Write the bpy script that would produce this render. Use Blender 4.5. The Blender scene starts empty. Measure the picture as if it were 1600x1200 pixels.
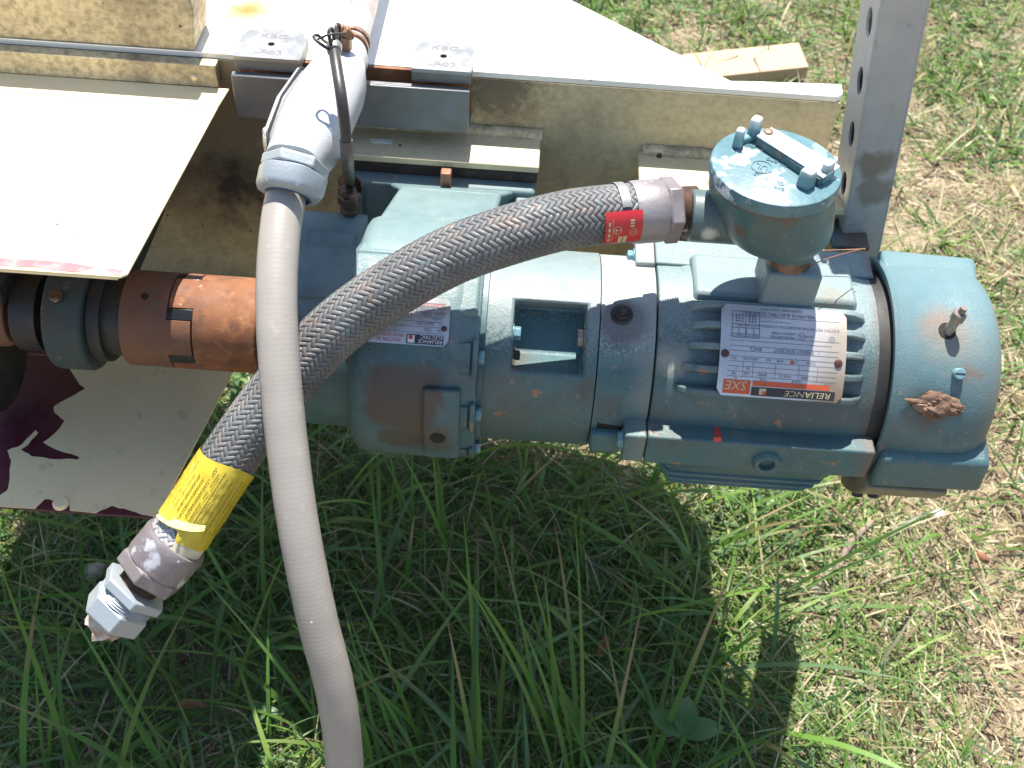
import bpy, bmesh, math, random
import numpy as np
from mathutils import Vector, Matrix
random.seed(7); rng = np.random.default_rng(11)
S = bpy.context.scene
COL = S.collection
H = 0.60                                   # height of the motor shaft above the ground
# ------------------------------------------------------------------ camera, light
F_PX = 1750.0; PITCH = math.radians(47); ROLL = math.radians(4.0)
cF = Vector((0, math.cos(PITCH), -math.sin(PITCH)))
cX = Vector((1, 0, 0)); cU0 = Vector((0, math.sin(PITCH), math.cos(PITCH)))
cR = math.cos(ROLL)*cX + math.sin(ROLL)*cU0
cU = -math.sin(ROLL)*cX + math.cos(ROLL)*cU0
cC = -(cF + (63/F_PX)*cU)                  # relative to the shaft axis
cam = bpy.data.cameras.new('camera'); co = bpy.data.objects.new('camera', cam); COL.objects.link(co)
M = Matrix((cR, cU, -cF)).transposed().to_4x4(); M.translation = cC + Vector((0, 0, H)); co.matrix_world = M
cam.sensor_width = 36; cam.lens = F_PX/1600*36; cam.clip_start = 0.02; cam.clip_end = 500
cam.dof.use_dof = True; cam.dof.focus_distance = 0.93; cam.dof.aperture_fstop = 13
S.camera = co
SUN_EL = math.radians(69); SUN_AZ = math.radians(-4)    # from behind the motor, slightly left
W = bpy.data.worlds.new('World'); S.world = W; W.use_nodes = True
nt = W.node_tree; bg = nt.nodes['Background']
sky = nt.nodes.new('ShaderNodeTexSky'); sky.sky_type = 'NISHITA'; sky.sun_disc = False
sky.sun_elevation = SUN_EL; sky.sun_rotation = SUN_AZ
nt.links.new(sky.outputs[0], bg.inputs[0]); bg.inputs[1].default_value = 0.105
sl = bpy.data.lights.new('sun', 'SUN'); sl.energy = 5.0; sl.angle = math.radians(0.55); sl.color = (1, .955, .88)
so = bpy.data.objects.new('sun', sl); COL.objects.link(so)
sd = Vector((math.sin(SUN_AZ)*math.cos(SUN_EL), math.cos(SUN_AZ)*math.cos(SUN_EL), math.sin(SUN_EL)))
so.rotation_euler = sd.to_track_quat('Z', 'Y').to_euler(); so.location = (0, 2, 4)
S.view_settings.view_transform = 'Standard'; S.view_settings.look = 'None'
S.view_settings.exposure = 1.1; S.view_settings.gamma = 1; S.view_settings.use_curve_mapping = False
S.render.engine = 'CYCLES'
try:
    S.cycles.max_bounces = 6; S.cycles.transparent_max_bounces = 6; S.cycles.use_denoising = True
except Exception: pass

# measuring helpers: where a sight line meets a plane of the machine
def ray(px, py): return cF + cR*((px-800)/F_PX) - cU*((py-600)/F_PX)
def OD(px, py, d): return cC + ray(px, py)*d
def OY(px, py, y):
    r = ray(px, py); return cC + r*((y-cC.y)/r.y)
def OZ(px, py, z):
    r = ray(px, py); return cC + r*((z-cC.z)/r.z)
# ------------------------------------------------------------------ mesh helpers
class MB:
    def __init__(s): s.v = []; s.f = []
    def add(s, vs, fs):
        n = len(s.v); s.v += [Vector(v) for v in vs]; s.f += [tuple(i+n for i in f) for f in fs]; return s
    def hexa(s, p):    # 8 corners: 4 bottom, 4 top
        return s.add(p, [(3,2,1,0),(4,5,6,7),(0,1,5,4),(1,2,6,5),(2,3,7,6),(3,0,4,7)])
    def box(s, a, b):
        x0,y0,z0 = a; x1,y1,z1 = b
        return s.hexa([(x0,y0,z0),(x1,y0,z0),(x1,y1,z0),(x0,y1,z0),(x0,y0,z1),(x1,y0,z1),(x1,y1,z1),(x0,y1,z1)])
    def prism(s, pts, vec):
        vec = Vector(vec); n = len(pts); p = [Vector(q) for q in pts]
        s.add(p+[q+vec for q in p], [tuple(range(n))[::-1], tuple(range(n, 2*n))]+[(i,(i+1)%n,n+(i+1)%n,n+i) for i in range(n)])
        return s
    def lathe(s, o, ax, prof, n=48, caps=True, phase=0., ref=None):
        o = Vector(o); ax = Vector(ax).normalized()
        e = Vector(ref) if ref else (Vector((0,0,1)) if abs(ax.z) < .9 else Vector((1,0,0)))
        e1 = (e-ax*e.dot(ax)).normalized(); e2 = ax.cross(e1)
        vs = []
        for (t, r) in prof:
            for k in range(n):
                a = phase+2*math.pi*k/n
                vs.append(o+ax*t+(e1*math.cos(a)+e2*math.sin(a))*r)
        fs = []
        for i in range(len(prof)-1):
            for k in range(n):
                k2 = (k+1)%n; fs.append((i*n+k, i*n+k2, (i+1)*n+k2, (i+1)*n+k))
        if caps:
            fs.append(tuple(range(n))[::-1]); m = (len(prof)-1)*n; fs.append(tuple(range(m, m+n)))
        return s.add(vs, fs)
    def hexn(s, o, ax, r, h, phase=0., ref=None, ch=.12):
        return s.lathe(o, ax, [(0,r*(1-ch*.6)),(h*ch,r),(h*(1-ch),r),(h,r*(1-ch))], 6, phase=phase, ref=ref)
    def sector(s, x0, x1, t0, t1, r0, r1, n=8, taper=0.):
        vs = []; t0 = math.radians(t0); t1 = math.radians(t1)
        for i in range(n+1):
            t = t0+(t1-t0)*i/n
            for (x, r) in ((x0,r0),(x1,r0),(x1-taper,r1),(x0+taper,r1)):
                vs.append((x, -r*math.sin(t), r*math.cos(t)))
        fs = []
        for i in range(n):
            for k in range(4):
                a = i*4+k; b = i*4+(k+1)%4; fs.append((a, b, b+4, a+4))
        fs += [(0,1,2,3)[::-1], tuple(n*4+k for k in range(4))]
        return s.add(vs, fs)
    def tube(s, path, rad, n=24, caps=True):
        P, T, N, B = frames(path)
        vs = []
        for i, p in enumerate(P):
            r = rad[i] if hasattr(rad, '__len__') else rad
            for k in range(n):
                a = 2*math.pi*k/n; vs.append(p+(N[i]*math.cos(a)+B[i]*math.sin(a))*r)
        fs = []
        for i in range(len(P)-1):
            for k in range(n):
                k2 = (k+1)%n; fs.append((i*n+k, i*n+k2, (i+1)*n+k2, (i+1)*n+k))
        if caps:
            fs.append(tuple(range(n))[::-1]); m = (len(P)-1)*n; fs.append(tuple(range(m, m+n)))
        return s.add(vs, fs)
def frames(path):
    P = [Vector(p) for p in path]; n = len(P)
    T = [(P[min(i+1,n-1)]-P[max(i-1,0)]).normalized() for i in range(n)]
    u = Vector((0,0,1)) if abs(T[0].z) < .9 else Vector((0,1,0))
    N = [(u-T[0]*u.dot(T[0])).normalized()]
    for i in range(1, n):
        v = N[-1]-T[i]*N[-1].dot(T[i]); N.append(v.normalized())
    return P, T, N, [T[i].cross(N[i]) for i in range(n)]
def spline(pts, step=.004):
    pts = [Vector(p) for p in pts]; q = [pts[0]*2-pts[1]]+pts+[pts[-1]*2-pts[-2]]; out = []
    for i in range(1, len(q)-2):
        a, b, c, d = q[i-1:i+3]; m = max(2, int((c-b).length/step))
        for k in range(m):
            t = k/m; out.append(.5*((2*b)+(c-a)*t+(2*a-5*b+4*c-d)*t*t+(3*b-a-3*c+d)*t**3))
    return out+[pts[-1]]
def holed(outer, holes, th):
    """flat plate in xy with real holes, thickness th"""
    cu = bpy.data.curves.new('tmp', 'CURVE'); cu.dimensions = '2D'; cu.fill_mode = 'BOTH'; cu.extrude = th/2
    for loop in [outer]+holes:
        sp = cu.splines.new('POLY'); sp.points.add(len(loop)-1); sp.use_cyclic_u = True
        for i, (x, y) in enumerate(loop): sp.points[i].co = (x, y, 0, 1)
    o = bpy.data.objects.new('tmp', cu); COL.objects.link(o)
    me = bpy.data.meshes.new_from_object(o.evaluated_get(bpy.context.evaluated_depsgraph_get()))
    vs = [v.co.copy() for v in me.vertices]; fs = [tuple(p.vertices) for p in me.polygons]
    bpy.data.objects.remove(o); bpy.data.curves.remove(cu); bpy.data.meshes.remove(me)
    return vs, fs
def text_mesh(txt, size, ext=0., align='LEFT', sx=1.):
    cu = bpy.data.curves.new('tmp', 'FONT'); cu.body = txt; cu.size = size; cu.extrude = ext; cu.align_x = align
    cu.resolution_u = 2
    o = bpy.data.objects.new('tmp', cu); COL.objects.link(o)
    me = bpy.data.meshes.new_from_object(o.evaluated_get(bpy.context.evaluated_depsgraph_get()))
    vs = [Vector((v.co.x*sx, v.co.y, v.co.z)) for v in me.vertices]; fs = [tuple(p.vertices) for p in me.polygons]
    bpy.data.objects.remove(o); bpy.data.curves.remove(cu); bpy.data.meshes.remove(me)
    return vs, fs
def ell(cx, cy, rx, ry, n=20): return [(cx+rx*math.cos(2*math.pi*k/n), cy+ry*math.sin(2*math.pi*k/n)) for k in range(n)]
def rrect(x0, y0, x1, y1, r, n=5, corners=(1,1,1,1)):
    out = []
    for (cx, cy, a0, on, qx, qy) in ((x1-r,y1-r,0,corners[0],x1,y1),(x0+r,y1-r,90,corners[1],x0,y1),(x0+r,y0+r,180,corners[2],x0,y0),(x1-r,y0+r,270,corners[3],x1,y0)):
        if not on: out.append((qx, qy)); continue
        for k in range(n+1):
            a = math.radians(a0+90*k/n); out.append((cx+r*math.cos(a), cy+r*math.sin(a)))
    return out
# ------------------------------------------------------------------ things and parts
ROOTS = []
def thing(name, label, cat, base=(0,0,0), group=None):
    o = bpy.data.objects.new(name, None); COL.objects.link(o); o.empty_display_size = .02
    o.location = Vector(base)+Vector((0,0,H)); o['label'] = label; o['category'] = cat
    if group: o['group'] = group
    o['_b'] = list(base)
    return o
def base_of(o):
    while o.parent: o = o.parent
    return Vector(o['_b'])
def part(name, mb, mats, parent=None, bevel=0., smooth=35, base=None, seg=2, midx=None, label=None, **kw):
    b = base_of(parent) if parent else Vector(base or (0,0,0))
    me = bpy.data.meshes.new(name)
    me.from_pydata([tuple(v-b) for v in mb.v], [], mb.f); me.validate()
    bm = bmesh.new(); bm.from_mesh(me); bmesh.ops.recalc_face_normals(bm, faces=bm.faces); bm.to_mesh(me); bm.free()
    for m in (mats if isinstance(mats, (list, tuple)) else [mats]): me.materials.append(m)
    if midx is not None and len(midx) == len(me.polygons):
        me.polygons.foreach_set('material_index', midx)
    if smooth:
        me.polygons.foreach_set('use_smooth', [True]*len(me.polygons))
        me.set_sharp_from_angle(angle=math.radians(smooth))
    o = bpy.data.objects.new(name, me); COL.objects.link(o)
    if parent: o.parent = parent
    else: o.location = b+Vector((0,0,H)); o['_b'] = list(b)
    if bevel:
        md = o.modifiers.new('bevel', 'BEVEL'); md.width = bevel; md.segments = seg; md.limit_method = 'ANGLE'; md.angle_limit = math.radians(40)
        md.harden_normals = False
    if label: o['label'] = label
    for k, v in kw.items(): o[k] = v
    return o
def solo(name, mb, mats, label, cat, base=(0,0,0), group=None, **kw):
    o = part(name, mb, mats, None, base=base, **kw); o['label'] = label; o['category'] = cat
    if group: o['group'] = group
    return o
# ------------------------------------------------------------------ materials
def mat(name, base, layers=(), rough=.6, metal=0., bump=(), spec=.5, coat=0., trans=0., attr=None):
    """layers: ('noise',scale,lo,hi,color,amount) ('spots',scale,radius,color,gate) ('blob',center,radius,color,amount,wobble,wscale)
       ('axis',dir,lo,hi,color,amount,wobble,scale)"""
    m = bpy.data.materials.new(name); m.use_nodes = True; nt = m.node_tree; N = nt.nodes; L = nt.links
    b = N['Principled BSDF']; tc = N.new('ShaderNodeTexCoord').outputs['Object']
    def noise(scale, det=5, rgh=.6, off=0., vec=None, dist=0.):
        n = N.new('ShaderNodeTexNoise'); n.inputs['Scale'].default_value = scale; n.inputs['Detail'].default_value = det
        n.inputs['Roughness'].default_value = rgh; n.inputs['Distortion'].default_value = dist
        mp = N.new('ShaderNodeMapping'); mp.inputs['Location'].default_value = (off, off*1.7, -off*.6); L.new(vec or tc, mp.inputs[0]); L.new(mp.outputs[0], n.inputs[0])
        return n
    def rng_(v, lo, hi, a=0., c=1.):
        r = N.new('ShaderNodeMapRange'); r.inputs[1].default_value = lo; r.inputs[2].default_value = hi
        r.inputs[3].default_value = a; r.inputs[4].default_value = c; L.new(v, r.inputs[0]); return r.outputs[0]
    def mul(a, c):
        k = N.new('ShaderNodeMath'); k.operation = 'MULTIPLY'; L.new(a, k.inputs[0])
        if isinstance(c, float): k.inputs[1].default_value = c
        else: L.new(c, k.inputs[1])
        return k.outputs[0]
    if attr:
        at = N.new('ShaderNodeAttribute'); at.attribute_name = attr; cur = at.outputs['Color']
    else:
        c = N.new('ShaderNodeRGB'); c.outputs[0].default_value = (*base, 1); cur = c.outputs[0]
    for i, ly in enumerate(layers):
        k = ly[0]; off = 3.1*i+len(name)
        if k == 'noise':
            _, sc, lo, hi, colr, am = ly; f = mul(rng_(noise(sc, off=off).outputs[0], lo, hi), float(am))
        elif k == 'spots':
            _, sc, rd, colr, gate = ly
            v = N.new('ShaderNodeTexVoronoi'); v.inputs['Scale'].default_value = sc; v.inputs['Randomness'].default_value = 1
            L.new(tc, v.inputs['Vector'])
            sp = N.new('ShaderNodeSeparateColor'); L.new(v.outputs['Color'], sp.inputs[0])
            f = mul(rng_(v.outputs['Distance'], rd*.7, rd, 1., 0.), rng_(sp.outputs[0], gate, gate+.01))
        elif k == 'blob':
            _, ce, rd, colr, am, wob, wsc = ly[:7]
            n = noise(wsc, off=off); sb = N.new('ShaderNodeVectorMath'); sb.operation = 'SUBTRACT'; L.new(n.outputs['Color'], sb.inputs[0]); sb.inputs[1].default_value = (.5,.5,.5)
            sc2 = N.new('ShaderNodeVectorMath'); sc2.operation = 'SCALE'; L.new(sb.outputs[0], sc2.inputs[0]); sc2.inputs['Scale'].default_value = wob
            ad = N.new('ShaderNodeVectorMath'); ad.operation = 'ADD'; L.new(tc, ad.inputs[0]); L.new(sc2.outputs[0], ad.inputs[1])
            ds = N.new('ShaderNodeVectorMath'); ds.operation = 'DISTANCE'; L.new(ad.outputs[0], ds.inputs[0]); ds.inputs[1].default_value = ce
            soft = ly[7] if len(ly) > 7 else .75
            f = mul(rng_(ds.outputs['Value'], rd*soft, rd, 1., 0.), float(am))
        elif k == 'axis':
            _, dr, lo, hi, colr, am, wob, wsc = ly[:8]
            n = noise(wsc, off=off); d = N.new('ShaderNodeVectorMath'); d.operation = 'DOT_PRODUCT'; L.new(tc, d.inputs[0]); d.inputs[1].default_value = dr
            a2 = N.new('ShaderNodeMath'); a2.operation = 'MULTIPLY_ADD'; L.new(n.outputs[0], a2.inputs[0]); a2.inputs[1].default_value = wob; L.new(d.outputs['Value'], a2.inputs[2])
            f = mul(rng_(a2.outputs[0], lo, hi), float(am))
        mx = N.new('ShaderNodeMix'); mx.data_type = 'RGBA'; L.new(f, mx.inputs[0]); L.new(cur, mx.inputs[6]); mx.inputs[7].default_value = (*colr, 1); cur = mx.outputs[2]
    L.new(cur, b.inputs['Base Color'])
    rn = noise(60, off=9.); L.new(rng_(rn.outputs[0], .3, .7, max(0, rough-.12), min(1, rough+.12)), b.inputs['Roughness'])
    b.inputs['Metallic'].default_value = metal; b.inputs['Specular IOR Level'].default_value = spec
    b.inputs['Coat Weight'].default_value = coat
    prev = None
    for (sc, st, di) in bump:
        bp = N.new('ShaderNodeBump'); bp.inputs['Strength'].default_value = st; bp.inputs['Distance'].default_value = di
        L.new(noise(sc, 4, .6, off=sc*.01).outputs[0], bp.inputs['Height'])
        if prev: L.new(prev, bp.inputs['Normal'])
        prev = bp.outputs[0]
    if prev: L.new(prev, b.inputs['Normal'])
    if trans:
        t = N.new('ShaderNodeBsdfTranslucent'); L.new(cur, t.inputs[0]); ms = N.new('ShaderNodeMixShader'); ms.inputs[0].default_value = trans
        L.new(b.outputs[0], ms.inputs[1]); L.new(t.outputs[0], ms.inputs[2]); L.new(ms.outputs[0], N['Material Output'].inputs[0])
    return m
TEAL = (.042, .112, .121)
DUST = (.26, .28, .24); BRN = (.085, .065, .05); RUST = (.24, .09, .035)
def cyl(x, th, r): t = math.radians(th); return (x, -r*math.sin(t), r*math.cos(t))
teal_l = [('noise', 14, .35, .7, (.075,.150,.160), .6), ('noise', 45, .45, .7, (.045,.10,.115), .6), ('noise', 9, .52, .72, DUST, .25), ('noise', 11, .50, .66, (.085,.085,.075), .55), ('noise', 160, .60, .72, (.16,.2,.2), .5),
          ('noise', 30, .62, .72, (.10,.10,.085), .55), ('noise', 55, .665, .69, (.28,.16,.08), .8), ('noise', 70, .69, .74, RUST, .7), ('spots', 260, .14, (.4,.42,.4), .9), ('spots', 150, .16, (.06,.05,.04), .85),
          ('spots', 120, .12, (.10,.3,.6), .975)]
cast_b = [(420, .35, .0012), (90, .15, .002)]
M_TEAL = mat('teal_cast_paint', TEAL, teal_l, .5, bump=cast_b)
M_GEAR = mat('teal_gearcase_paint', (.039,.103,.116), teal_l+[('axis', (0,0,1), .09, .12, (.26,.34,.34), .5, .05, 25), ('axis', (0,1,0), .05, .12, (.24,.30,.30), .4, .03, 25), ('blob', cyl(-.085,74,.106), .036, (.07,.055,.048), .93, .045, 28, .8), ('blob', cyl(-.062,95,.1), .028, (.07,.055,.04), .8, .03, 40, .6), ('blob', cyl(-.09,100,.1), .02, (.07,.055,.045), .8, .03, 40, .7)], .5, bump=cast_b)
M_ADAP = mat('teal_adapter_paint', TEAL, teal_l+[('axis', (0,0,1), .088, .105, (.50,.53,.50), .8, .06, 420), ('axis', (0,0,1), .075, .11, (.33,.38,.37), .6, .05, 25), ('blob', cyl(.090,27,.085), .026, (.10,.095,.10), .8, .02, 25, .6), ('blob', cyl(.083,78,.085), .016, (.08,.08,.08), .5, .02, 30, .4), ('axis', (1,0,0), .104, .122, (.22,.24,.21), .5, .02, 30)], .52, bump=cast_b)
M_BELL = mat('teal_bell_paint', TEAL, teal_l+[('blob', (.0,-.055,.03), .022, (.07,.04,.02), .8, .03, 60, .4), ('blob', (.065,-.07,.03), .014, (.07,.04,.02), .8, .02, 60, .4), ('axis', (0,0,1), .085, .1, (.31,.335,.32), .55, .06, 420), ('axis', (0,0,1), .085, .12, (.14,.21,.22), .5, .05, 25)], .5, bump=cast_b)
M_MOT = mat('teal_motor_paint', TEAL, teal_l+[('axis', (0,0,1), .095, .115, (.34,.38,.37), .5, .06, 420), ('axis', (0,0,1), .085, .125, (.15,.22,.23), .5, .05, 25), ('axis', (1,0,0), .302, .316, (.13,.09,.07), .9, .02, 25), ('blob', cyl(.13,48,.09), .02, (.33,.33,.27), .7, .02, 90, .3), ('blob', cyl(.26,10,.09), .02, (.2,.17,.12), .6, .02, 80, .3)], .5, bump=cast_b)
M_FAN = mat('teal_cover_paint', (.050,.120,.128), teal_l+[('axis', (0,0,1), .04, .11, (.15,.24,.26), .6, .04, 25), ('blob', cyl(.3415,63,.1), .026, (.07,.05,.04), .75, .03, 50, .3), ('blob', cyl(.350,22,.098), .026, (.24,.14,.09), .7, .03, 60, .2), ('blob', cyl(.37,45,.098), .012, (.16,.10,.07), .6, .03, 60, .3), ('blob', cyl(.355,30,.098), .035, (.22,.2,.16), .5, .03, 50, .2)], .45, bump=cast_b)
M_BOX = mat('teal_box_paint', (.042,.108,.115), teal_l[:7]+[('blob', (.16,-.05,.18), .012, (.12,.07,.045), .9, .02, 90, .4), ('blob', (.19,-.055,.205), .012, (.12,.075,.045), .8, .03, 90, .3), ('blob', (.145,-.03,.165), .008, (.5,.5,.45), .9, .01, 120, .4)], .4, bump=[(300,.25,.001)])
M_LID = mat('teal_lid_paint', (.060,.140,.165), [('noise', 45, .54, .58, (.72,.76,.76), .9), ('noise', 30, .35, .6, (.11,.21,.235), .8), ('noise', 90, .64, .68, (.05,.12,.14), .8)], .45, bump=[(300,.3,.001)])
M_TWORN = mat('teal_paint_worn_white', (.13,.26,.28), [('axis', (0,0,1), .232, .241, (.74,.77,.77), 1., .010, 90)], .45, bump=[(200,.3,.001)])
BEIGE = (.70,.60,.37)
def beige(name, amt, extra=()):
    return mat(name, BEIGE, [('noise', 6, .3, .7, (.58,.48,.30), .6), ('noise', 13, .5, .72, (.26,.20,.12), .75*amt), ('noise', 150, .40, .72, (.16,.12,.07), .75*amt), ('noise', 18, .56, .70, (.14,.115,.08), .6*amt), ('noise', 300, .6, .7, (.07,.055,.04), .5*amt),
        ('spots', 60, .12, (.10,.06,.04), .85), ('spots', 28, .1, (.12,.07,.04), .9)]+list(extra), .55, bump=[(220,.25,.001),(30,.12,.002)])
M_BGD = beige('dirty_cream_paint', 1.)
M_WALL = beige('stained_cream_paint', .5, [('noise', 5, .3, .6, (.36,.28,.16), .45), ('blob', (.02,.0,-.015), .06, (.09,.07,.045), .9, .06, 140, .3), ('blob', (.09,.0,-.09), .09, (.25,.19,.12), .45, .12, 30, .2), ('blob', (-.24,.0,-.08), .15, (.10,.07,.04), .8, .14, 18, .3), ('blob', (-.24,.0,-.145), .05, (.025,.02,.018), .9, .12, 35, .3), ('noise', 60, .5, .75, (.16,.12,.07), .35)])  # stains; the broad brown left blob paints shade below the guard lid
M_BG = beige('cream_paint', .25)
M_TOP = mat('cream_top_paint', (.82,.79,.70), [('blob', (-.229,.082,0.006), .052, (.50,.17,.025), 1., .05, 14, .15), ('noise', 8, .55, .8, (.55,.47,.34), .4), ('noise', 90, .66, .72, (.3,.2,.1), .5)], .5, bump=[(200,.2,.001)])
M_CREAM = mat('chipped_cream_paint', (.84,.69,.41), [('noise', 6, .4, .7, (.66,.53,.31), .6), ('noise', 40, .62, .7, (.35,.3,.2), .4), ('spots', 50, .08, (.1,.06,.04), .9)], .4, bump=[(150,.1,.001)])
M_MAR = mat('maroon_undercoat', (.085,.018,.028), [('noise', 20, .5, .8, (.12,.035,.045), .6)], .35, bump=[(150,.1,.001)])
M_GALV = mat('galvanised_steel', (.20,.205,.205), [('noise', 20, .35, .65, (.14,.148,.152), .8), ('noise', 60, .55, .7, (.19,.19,.19), .6), ('noise', 10, .6, .8, (.26,.22,.17), .5), ('spots', 90, .12, (.08,.2,.45), .97)], .45, metal=.55, bump=[(150,.15,.001)])
M_POST = mat('galvanised_post', (.30,.31,.33), [('noise', 7, .35, .65, (.23,.24,.25), .8), ('blob', (.005,-.02,.13), .035, (.19,.165,.13), .85, .03, 12, .75), ('noise', 70, .6, .72, (.2,.2,.2), .5)], .55, metal=.4, bump=[(120,.12,.001)])
M_CLAMP = mat('zinc_clamp', (.30,.305,.30), [('noise', 20, .4, .7, (.24,.24,.245), .7)], .4, metal=.6, bump=[(150,.1,.001)])
M_STAMP = mat('stamped_shadow_metal', (.16,.15,.15), (), .6)
M_BODY = mat('grey_cast_fitting', (.46,.465,.47), [('noise', 15, .4, .7, (.34,.36,.39), .6), ('noise', 50, .62, .7, (.6,.62,.64), .6), ('spots', 130, .14, (.7,.7,.7), .9)], .45, metal=.25, bump=[(280,.3,.001)])
M_ZINC = mat('worn_zinc_fitting', (.27,.255,.26), [('noise', 25, .4, .6, (.20,.165,.165), .8), ('noise', 38, .60, .66, (.58,.58,.60), .85), ('spots', 140, .16, (.8,.8,.78), .85), ('noise', 16, .62, .7, (.2,.19,.12), .5)], .5, metal=.35, bump=[(240,.3,.001)])
M_ALU = mat('blue_grey_gland', (.33,.37,.39), [('noise', 30, .4, .6, (.33,.37,.39), .7)], .45, metal=.3, bump=[(300,.25,.001)])
M_THR = mat('brown_thread', (.12,.07,.05), [('noise', 60, .4, .6, (.28,.2,.15), .6)], .5, metal=.5)
M_HOSE = mat('grey_plastic_hose', (.31,.288,.252), [('noise', 7, .35, .7, (.23,.205,.175), .7), ('noise', 70, .6, .75, (.44,.41,.38), .5), ('noise', 25, .60, .66, (.25,.20,.16), .4), ('axis', (0,0,1), -.50, -.30, (.37,.33,.30), .3, .05, 20), ('spots', 70, .07, (.75,.74,.72), .88), ('noise', 130, .74, .76, (.15,.09,.06), .8)], .42, bump=[(90,.05,.001)])
M_BRAID = mat('braided_steel', (.31,.31,.30), [('noise', 25, .4, .6, (.22,.22,.215), .8), ('noise', 60, .55, .68, (.36,.27,.21), .6), ('noise', 35, .6, .66, (.2,.4,.42), .5), ('noise', 50, .70, .72, (.18,.38,.6), .7)], .55, metal=.3, bump=[(900,.3,.0004)])
M_BWHITE = mat('paint_smeared_braid', (.62,.62,.62), [('noise', 60, .4, .6, (.4,.4,.4), .7)], .5, metal=.3)
M_DARK = mat('dark_rubber', (.025,.024,.023), [('noise', 40, .5, .7, (.06,.055,.05), .6)], .55)
M_BLACK = mat('black_plastic', (.014,.014,.017), (), .25)
M_TUBE = mat('black_tube', (.035,.032,.032), [('noise', 40, .5, .65, (.13,.10,.08), .5)], .45)
M_BRASS = mat('dirty_brass', (.14,.085,.055), [('noise', 90, .45, .6, (.05,.035,.03), .8), ('noise', 70, .6, .66, (.4,.28,.16), .7)], .4, metal=.6)
M_RUSTC = mat('orange_rust', (.24,.100,.042), [('noise', 30, .35, .6, (.19,.065,.028), .8), ('noise', 70, .52, .68, (.40,.18,.07), .7), ('noise', 16, .5, .68, (.11,.05,.032), .75), ('noise', 45, .56, .64, (.09,.045,.03), .6), ('noise', 110, .66, .7, (.6,.5,.35), .5)], .75, bump=[(300,.3,.001),(60,.1,.001)])
M_RUSTD = mat('dark_rust', (.18,.08,.045), [('noise', 20, .4, .6, (.12,.065,.042), .8), ('noise', 50, .55, .7, (.26,.10,.045), .7)], .75, bump=[(300,.3,.001)])
M_COPB = mat('rusty_bolt', (.33,.16,.09), [('noise', 60, .4, .6, (.15,.08,.05), .8), ('noise', 80, .58, .65, (.55,.42,.3), .6)], .5, metal=.3)
M_BOLT = mat('dull_bolt', (.30,.30,.28), [('noise', 60, .4, .6, (.18,.13,.10), .6)], .45, metal=.6)
M_TBOLT = mat('teal_painted_bolt', (.13,.26,.30), [('noise', 80, .55, .65, (.4,.42,.4), .5)], .35)
M_BRNB = mat('brown_rivet', (.09,.04,.03), (), .4, metal=.3)
M_PLATE = mat('nameplate_metal', (.56,.55,.56), [('noise', 18, .4, .65, (.46,.46,.48), .7), ('axis', (1,0,0), .245, .275, (.42,.34,.24), .8, .02, 20), ('blob', cyl(.262,62,.1), .03, (.28,.17,.07), .8, .01, 30, .1)], .35, metal=.35)
M_PLAT2 = mat('small_nameplate_metal', (.58,.57,.60), [('noise', 25, .35, .65, (.40,.40,.42), .8)], .3, metal=.45)
M_INK = mat('printed_ink', (.12,.13,.17), (), .5)
M_INKB = mat('black_ink', (.03,.028,.03), (), .5)
M_NAVY = mat('navy_print', (.015,.025,.06), (), .4)
M_ORNG = mat('orange_print', (.55,.09,.03), [('noise', 60, .5, .6, (.35,.08,.04), .5)], .5)
M_GOLD = mat('cream_print', (.52,.43,.27), (), .5)
M_WHITE = mat('white_print', (.7,.7,.68), (), .5)
M_RED = mat('red_print', (.5,.06,.05), [('noise', 60, .5, .7, (.4,.15,.12), .5)], .5)
M_TAG = mat('red_tag', (.50,.025,.03), [('noise', 50, .55, .7, (.38,.05,.04), .5)], .4)
M_YEL = mat('yellow_sticker', (.62,.48,.04), [('noise', 30, .5, .7, (.46,.33,.03), .6), ('noise', 90, .64, .7, (.8,.75,.4), .4)], .3, bump=[(40,.4,.002)])
M_YELW = mat('torn_sticker_backing', (.62,.58,.40), [('noise', 60, .5, .7, (.4,.36,.25), .6)], .6)
M_MUD = mat('dried_mud', (.15,.085,.055), [('noise', 70, .45, .6, (.30,.19,.12), .8), ('noise', 40, .55, .65, (.04,.025,.02), .8)], .9, bump=[(150,.8,.003)])
M_GASK = mat('black_gasket', (.03,.022,.018), [('noise', 60, .5, .65, (.10,.06,.04), .6)], .8, bump=[(120,.5,.002)])
M_REDP = mat('red_paint_mark', (.5,.05,.04), (), .5)
M_HOLE = mat('hole_lining', (.018,.015,.013), (), .9)  # near-black stands in for the shade inside holes, slots and recesses
M_WOOD = mat('pine_board', (.50,.35,.22), [('noise', 12, .4, .7, (.40,.26,.15), .6)], .7, bump=[(120,.2,.001)])
for n_ in [M_WOOD]:      # stretched grain
    for nd in n_.node_tree.nodes:
        if nd.type == 'MAPPING': nd.inputs['Scale'].default_value = (1, 14, 6)
M_BARK = mat('weathered_stick', (.27,.20,.165), [('noise', 50, .4, .65, (.22,.16,.13), .7)], .85, bump=[(90,.6,.003)])
M_STONE = mat('pebble', (.42,.36,.28), [('noise', 30, .4, .65, (.3,.22,.15), .7)], .8, bump=[(90,.4,.002)])
M_WSTONE = mat('white_pebble', (.72,.70,.66), [('noise', 30, .5, .65, (.5,.45,.4), .5)], .7)
M_LEAF = mat('broad_leaf', (.07,.17,.045), [('noise', 40, .4, .7, (.05,.12,.03), .6)], .5, trans=.3)
M_DLEAF = mat('dead_leaf', (.30,.15,.06), [('noise', 40, .4, .7, (.2,.09,.04), .6)], .7, trans=.2)
M_BLADE = mat('grass_blades', (.1,.2,.05), (), .5, trans=.38, attr='tint', spec=.4)
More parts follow.
